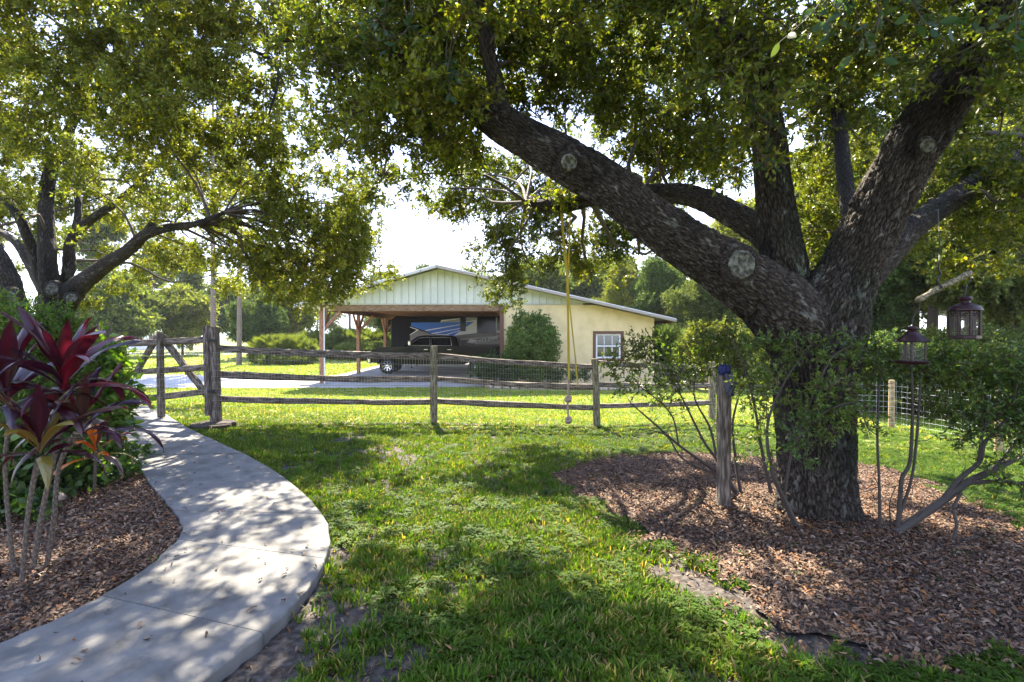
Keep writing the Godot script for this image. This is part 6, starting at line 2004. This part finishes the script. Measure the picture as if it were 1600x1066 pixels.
func build_woods() -> void:
	var gs := [Color(0.07, 0.10, 0.022), Color(0.10, 0.14, 0.03), Color(0.15, 0.18, 0.045), Color(0.08, 0.11, 0.03)]
	for k in 3:
		mid_sprigs.append(sprig(6, 15, 0.55, 0.13, 0.065, gs, 1.0, true, 91 + k))
		far_sprigs.append(sprig(7, 13, 1.0, 0.30, 0.17, gs, 1.1, false, 95 + k))
	# palmetto fans: stiff fingers spreading from one point
	for k in 2:
		var mb := Mb.new()
		for f in 5:
			var ax := (Vector3.UP * 0.8 + rdir()).normalized()
			var c := ax * 0.45
			tube(mb, [Vector3.ZERO, c], [0.012, 0.008], 3, 1, 1.0, 0.0, Color(0.08, 0.11, 0.03), false)
			var sd := ax.cross(rdir()).normalized()
			for j in 13:
				var a := lerpf(-2.0, 2.0, j / 12.0)
				var dir := (ax * cos(a) + sd * sin(a)).normalized()
				var m := rr(0.8, 1.25)
				leaf(mb, c, dir, dir.cross(ax.cross(sd)).normalized(), 0.5, 0.05, Color(0.085 * m, 0.125 * m, 0.03 * m), 0.1)
		fan_sprigs.append(mb.mesh())
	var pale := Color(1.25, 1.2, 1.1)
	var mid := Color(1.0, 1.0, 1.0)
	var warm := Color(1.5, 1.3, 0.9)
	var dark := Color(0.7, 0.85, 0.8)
	# left of the carport
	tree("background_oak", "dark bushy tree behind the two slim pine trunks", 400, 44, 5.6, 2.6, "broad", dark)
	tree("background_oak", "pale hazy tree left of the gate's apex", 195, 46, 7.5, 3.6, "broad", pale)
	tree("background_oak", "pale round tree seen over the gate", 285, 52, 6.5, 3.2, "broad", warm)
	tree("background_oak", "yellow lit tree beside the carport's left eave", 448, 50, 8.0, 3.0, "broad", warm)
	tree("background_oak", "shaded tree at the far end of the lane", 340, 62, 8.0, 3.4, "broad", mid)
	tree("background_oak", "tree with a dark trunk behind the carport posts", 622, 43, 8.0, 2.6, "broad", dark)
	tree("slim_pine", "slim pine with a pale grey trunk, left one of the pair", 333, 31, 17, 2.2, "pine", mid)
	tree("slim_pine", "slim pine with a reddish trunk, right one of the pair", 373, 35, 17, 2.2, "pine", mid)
	tree("slim_pine", "tall pine rising behind the left part of the carport roof", 546, 52, 15, 2.2, "pine", mid)
	tree("slim_pine", "distant thin pine over the lane", 300, 66, 13, 2.0, "pine", mid)
	tree("slim_pine", "distant thin pine left of the lane", 155, 50, 14, 2.0, "pine", mid)
	tree("slim_pine", "distant thin pine between lane and gate", 235, 70, 14, 2.0, "pine", pale)
	tree("palmetto", "bright clump of palmetto left of the carport", 440, 37, 1.9, 2.0, "palmetto", warm, "", 1.6)
	tree("palmetto", "palmetto clump behind the front carport post", 505, 44, 2.4, 2.2, "palmetto", warm, "", 1.6)
	tree("palmetto", "palmetto clump between the first two carport posts", 545, 46, 2.6, 2.4, "palmetto", warm, "", 1.6)
	tree("palmetto", "palmetto clump between the second and third carport posts", 585, 48, 2.6, 2.4, "palmetto", warm, "", 1.6)
	tree("clipped_hedge", "low clipped hedge behind the open carport", 570, 43, 1.3, 2.6, "shrub", pale)
	tree("clipped_hedge", "low clipped hedge behind the pickup's nose", 615, 43, 1.3, 2.4, "shrub", pale)
	tree("clipped_hedge", "low grey green hedge left of the carport", 455, 36, 0.7, 1.8, "shrub", pale)
	# behind the carport and to the right of it
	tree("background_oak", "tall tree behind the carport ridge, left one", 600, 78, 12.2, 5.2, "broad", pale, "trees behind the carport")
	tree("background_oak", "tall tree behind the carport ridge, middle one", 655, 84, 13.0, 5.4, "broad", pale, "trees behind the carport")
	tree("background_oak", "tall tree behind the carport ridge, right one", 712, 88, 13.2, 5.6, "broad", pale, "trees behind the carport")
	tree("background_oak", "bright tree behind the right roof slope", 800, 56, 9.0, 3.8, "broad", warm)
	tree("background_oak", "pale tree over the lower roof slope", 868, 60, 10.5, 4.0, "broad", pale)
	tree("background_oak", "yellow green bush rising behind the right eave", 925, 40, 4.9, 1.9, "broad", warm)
	for q in [[752, 54, 9.4, 3.2, "hazy tree over the ridge's right side"], [835, 47, 8.6, 2.9, "sunlit tree behind the middle of the right roof slope"], [905, 52, 9.8, 3.2, "loose tree between strap and narrow vine tree"], [955, 58, 11.0, 3.6, "tall pale tree behind the narrow vine tree"], [1003, 47, 9.0, 2.7, "yellow lit tree between the two vine covered trees"], [1065, 44, 9.4, 3.0, "tree filling the gap right of the dark vine tree"], [1120, 38, 8.5, 2.8, "tree under the big oak limb by the trunk"]]:
		tree("treeline_tree", q[4], q[0], q[1], q[2], q[3], "broad", [warm, pale, mid][int(q[0]) % 3], "", 1.0)
	tree("vine_tree", "narrow vine covered tree behind the carport's right eave", 966, 37, 7.2, 1.6, "vine", warm)
	tree("vine_tree", "dark vine covered tree right of the narrow one", 1030, 34, 7.0, 2.3, "vine", dark)
	tree("vine_tree", "leafy vine draped tree near the big left limb", 1098, 30, 6.0, 2.3, "vine", mid)
	tree("palmetto", "palmetto at the right end of the stucco room", 1062, 24.5, 2.3, 1.1, "palmetto", mid, "", 1.3)
	tree("palmetto", "palmetto in the scrub right of the carport", 1105, 22, 2.0, 1.1, "palmetto", mid, "", 1.3)
	tree("sunlit_bush", "sunlit yellow green bush left of the oak trunk", 1128, 19.5, 2.4, 1.2, "shrub", warm)
	tree("sunlit_bush", "shaded bush beside the oak trunk's left flank", 1175, 21, 2.5, 1.6, "shrub", mid)
	# woods on the right
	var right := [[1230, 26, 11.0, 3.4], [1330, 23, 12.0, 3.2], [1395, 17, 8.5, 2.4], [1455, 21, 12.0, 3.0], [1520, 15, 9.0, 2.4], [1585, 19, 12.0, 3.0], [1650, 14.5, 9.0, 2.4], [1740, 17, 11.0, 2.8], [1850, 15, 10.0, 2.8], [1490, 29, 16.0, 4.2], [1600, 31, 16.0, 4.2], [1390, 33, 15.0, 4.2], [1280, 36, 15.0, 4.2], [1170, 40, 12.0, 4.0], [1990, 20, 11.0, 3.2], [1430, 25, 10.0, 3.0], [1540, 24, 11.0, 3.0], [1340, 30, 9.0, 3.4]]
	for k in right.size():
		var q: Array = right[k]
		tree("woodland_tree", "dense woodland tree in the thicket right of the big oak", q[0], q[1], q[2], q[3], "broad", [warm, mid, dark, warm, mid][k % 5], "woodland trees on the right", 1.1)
	for q in [[1370, 14, 1.9, 1.1], [1425, 14.5, 2.2, 1.3], [1480, 13.5, 2.0, 1.2], [1540, 13, 2.2, 1.2], [1600, 13.5, 2.2, 1.3], [1670, 12.5, 2.2, 1.3], [1300, 16, 2.2, 1.4], [1240, 17, 2.2, 1.4]]:
		tree("thicket_shrub", "leafy thicket shrub along the wire fence", q[0], q[1], q[2], q[3], "shrub", [warm, mid, dark][int(q[0]) % 3], "thicket shrubs along the wire fence")
	build_car(Vector3(14.0, g(14.0, -12.2), -12.2), 0.5)
	# far ring of trees that closes the horizon
	for k in 34:
		var px := -900.0 + k * 100.0 + rr(-30, 30)
		var dd := rr(92, 118)
		if px > 560 and px < 740: dd = 118.0
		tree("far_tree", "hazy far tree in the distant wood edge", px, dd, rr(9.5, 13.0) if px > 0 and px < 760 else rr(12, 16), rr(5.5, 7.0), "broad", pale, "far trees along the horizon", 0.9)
	# small pale house far behind the left trees
	var hx := (215.0 - 800.0) / LENS * 74.0
	var h := thing("far_house", "small pale house with a low roof far behind the gate", "house", Vector3(hx, g(hx, -74), -74), 0.25)
	var mb := Mb.new()
	prism(mb, PackedVector2Array([Vector2(-4, 0), Vector2(4, 0), Vector2(4, 2.5), Vector2(0, 3.9), Vector2(-4, 2.5)]), -6, 6, Transform3D(Basis(Vector3.UP, PI / 2.0), Vector3.ZERO))
	obj("wall", mb.mesh(), M.white, h)
	mb = Mb.new()
	for s in [-1.0, 1.0]: bar(mb, Vector3(0, 4.0, 0), Vector3(0, 2.35, s * 4.5), 12.8, 0.14, 0.02, Vector3.UP)
	obj("roof", mb.mesh(), M.roof, h)
	for x in [-3.5, 0.0, 3.5]: obj("window", box_mesh(Vector3(1.1, 1.1, 0.06), 0.01), M.pane, h, Transform3D(Basis(), Vector3(x, 1.4, 4.03)))


func build_grass() -> void:
	# blades, three kinds of tuft
	var tufts := []
	var keep := rng.state
	for k in 4:
		rng.seed = 300 + k
		var mb := Mb.new()
		var hgt: float = [0.030, 0.043, 0.058, 0.042][k]
		for j in [11, 12, 10, 9][k]:
			var a := rr(0, TAU)
			var out := Vector3(cos(a), 0, sin(a))
			var p := out * rr(0.0, 0.03)
			var side := Vector3(-out.z, 0, out.x) * (0.0032 if k < 3 else 0.0048)
			var h := hgt * rr(0.6, 1.15)
			var ln := rr(0.2, 0.9) * h
			var m := rr(0.7, 1.3)
			var c := Color(0.085 * m, 0.175 * m, 0.02 * m)
			if rng.randf() < 0.16: c = Color(0.26 * m, 0.24 * m, 0.09 * m)
			var p1 := p + out * ln * 0.35 + Vector3.UP * h * 0.62
			var p2 := p + out * ln + Vector3.UP * h * 0.95
			var i0 := mb.add(p - side, Vector2.ZERO, c)
			var i1 := mb.add(p + side, Vector2.ZERO, c)
			var i2 := mb.add(p1 + side * 0.9, Vector2.ZERO, c)
			var i3 := mb.add(p1 - side * 0.9, Vector2.ZERO, c)
			var i4 := mb.add(p2, Vector2.ZERO, c * 1.1)
			mb.quad(i0, i3, i2, i1); mb.tri(i3, i4, i2)
		tufts.append(mb.mesh())
	# low round leaved weeds
	for k in 2:
		rng.seed = 320 + k
		var mb := Mb.new()
		for j in 9:
			var a := rr(0, TAU)
			var p := Vector3(cos(a), 0, sin(a)) * rr(0.0, 0.05) + Vector3.UP * rr(0.015, 0.05)
			for q in 3:
				var b := a + q * TAU / 3.0
				var dir := Vector3(cos(b), rr(0.0, 0.35), sin(b)).normalized()
				var m := rr(0.75, 1.25)
				leaf(mb, p, dir, Vector3(-sin(b), 0, cos(b)), 0.018, 0.015, Color(0.055 * m, 0.115 * m, 0.013 * m), 0.06)
		tufts.append(mb.mesh())
	rng.state = keep
	var xfs := []
	var cs := []
	for k in 6:
		var a: Array[Transform3D] = []
		xfs.append(a)
		cs.append(PackedColorArray())
	var bare := [[530, 690, 0.45], [610, 706, 0.5], [470, 940, 0.5], [390, 1010, 0.5], [545, 985, 0.4], [1110, 918, 0.42], [1185, 955, 0.42], [1265, 985, 0.42], [1350, 1008, 0.36], [1060, 885, 0.3], [520, 880, 0.3], [430, 1060, 0.5], [600, 1050, 0.25], [960, 735, 0.4]]
	var holes := []
	for b in bare:
		var q := on_ground(b[0], b[1])
		holes.append([Vector2(q.x, q.z), b[2]])
	var slab := Rect2(-9.2, -40, 16.5, 19.4)
	var drive := PackedVector2Array([Vector2(-60, -20.5), Vector2(-16, -20.2), Vector2(-9.0, -20.1), Vector2(-2.4, -20.4), Vector2(-0.6, -20.8), Vector2(-0.6, -26.3), Vector2(-9, -26.3), Vector2(-18, -26.7), Vector2(-60, -27.6)])
	var zones := [[1.5, 3.2, 2000.0], [3.2, 5.5, 1400.0], [5.5, 9.0, 750.0], [9.0, 14.0, 300.0], [14.0, 22.0, 140.0], [22.0, 36.0, 40.0], [36.0, 60.0, 11.0]]
	for zn in zones:
		var half: float = zn[1] * 1.2 + 1.2
		var tries := int((zn[1] - zn[0]) * half * 2.0 * float(zn[2]))
		for t in tries:
			var d := rr(zn[0], zn[1])
			var x := rr(-half, half)
			if absf(x) > d * 1.2 + 1.2: continue
			var p := Vector2(x, -d)
			if d < 12.0 and (Geometry2D.is_point_in_polygon(p, path_poly) or Geometry2D.is_point_in_polygon(p, bed_left)): continue
			if d < 12.0 and Geometry2D.is_point_in_polygon(p, bed_right) and rng.randf() > 0.012: continue
			if d > 19.0 and (slab.has_point(p) or Geometry2D.is_point_in_polygon(p, drive)): continue
			if d > 19.2 and d < 22 and x > -1.0 and x < 7.8: continue
			var yard := d < 8.8 + clampf((x + 5.0) * 0.28, 0.0, 3.0)
			var n := fuzz.get_noise_2d(x * 120.0, d * 120.0) + 0.6 * fuzz.get_noise_2d(x * 420.0 + 50.0, d * 420.0)
			var full := 1.0
			if yard:
				full = clampf(0.96 + n * 1.1, 0.1, 1.0)
				for h in holes:
					var q := p.distance_to(h[0]) / float(h[1])
					if q < 1.0: full *= lerpf(0.06, 1.0, smooth01(0.25, 1.1, q + n * 0.7))
			if rng.randf() > full: continue
			var weed := yard and fuzz.get_noise_2d(x * 200.0 + 900.0, d * 200.0) * 1.4 + 0.5 * fuzz.get_noise_2d(x * 60.0 + 900.0, d * 60.0) + x * 0.10 - d * 0.02 > -0.05
			var s := rng.randi() % 4
			if d < 5.5 and rng.randf() < 0.35: s = 3
			if weed and rng.randf() < (0.22 + 0.3 * smooth01(0.5, 3.0, x)): s = 4 + rng.randi() % 2
			var sc := rr(0.7, 1.25)
			if not yard: sc *= 0.8 if d < 14.0 else 1.0
			if d > 22.0: sc *= 1.5
			if s < 4 and fuzz.get_noise_2d(x * 260.0 - 300.0, d * 260.0) > 0.26: sc *= 1.35
			var b := Basis(Vector3.UP, rr(0, TAU)).scaled(Vector3(1.0 if d < 9.0 else 1.6, 1.0, 1.0 if d < 9.0 else 1.6) * sc)
			(xfs[s] as Array[Transform3D]).append(Transform3D(b, Vector3(x, g(x, -d) + 0.004, -d)))
			var m := rr(0.8, 1.2)
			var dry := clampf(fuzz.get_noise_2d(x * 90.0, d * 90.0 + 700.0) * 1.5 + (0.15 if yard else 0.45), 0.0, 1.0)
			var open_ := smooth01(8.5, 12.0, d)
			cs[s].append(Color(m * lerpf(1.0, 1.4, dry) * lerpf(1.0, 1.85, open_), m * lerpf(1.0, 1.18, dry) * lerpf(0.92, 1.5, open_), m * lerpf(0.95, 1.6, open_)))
	for k in 6:
		tag(multi(["grass", "grass", "grass", "grass", "ground_cover", "ground_cover"][k], tufts[k], M.blade, xfs[k], cs[k]), ["short grass of the lawn", "medium grass of the lawn", "long grass blades of the lawn", "broad bladed grass of the lawn", "round leaved weeds in the shaded lawn", "small clover like weeds in the shaded lawn"][k], "grass")
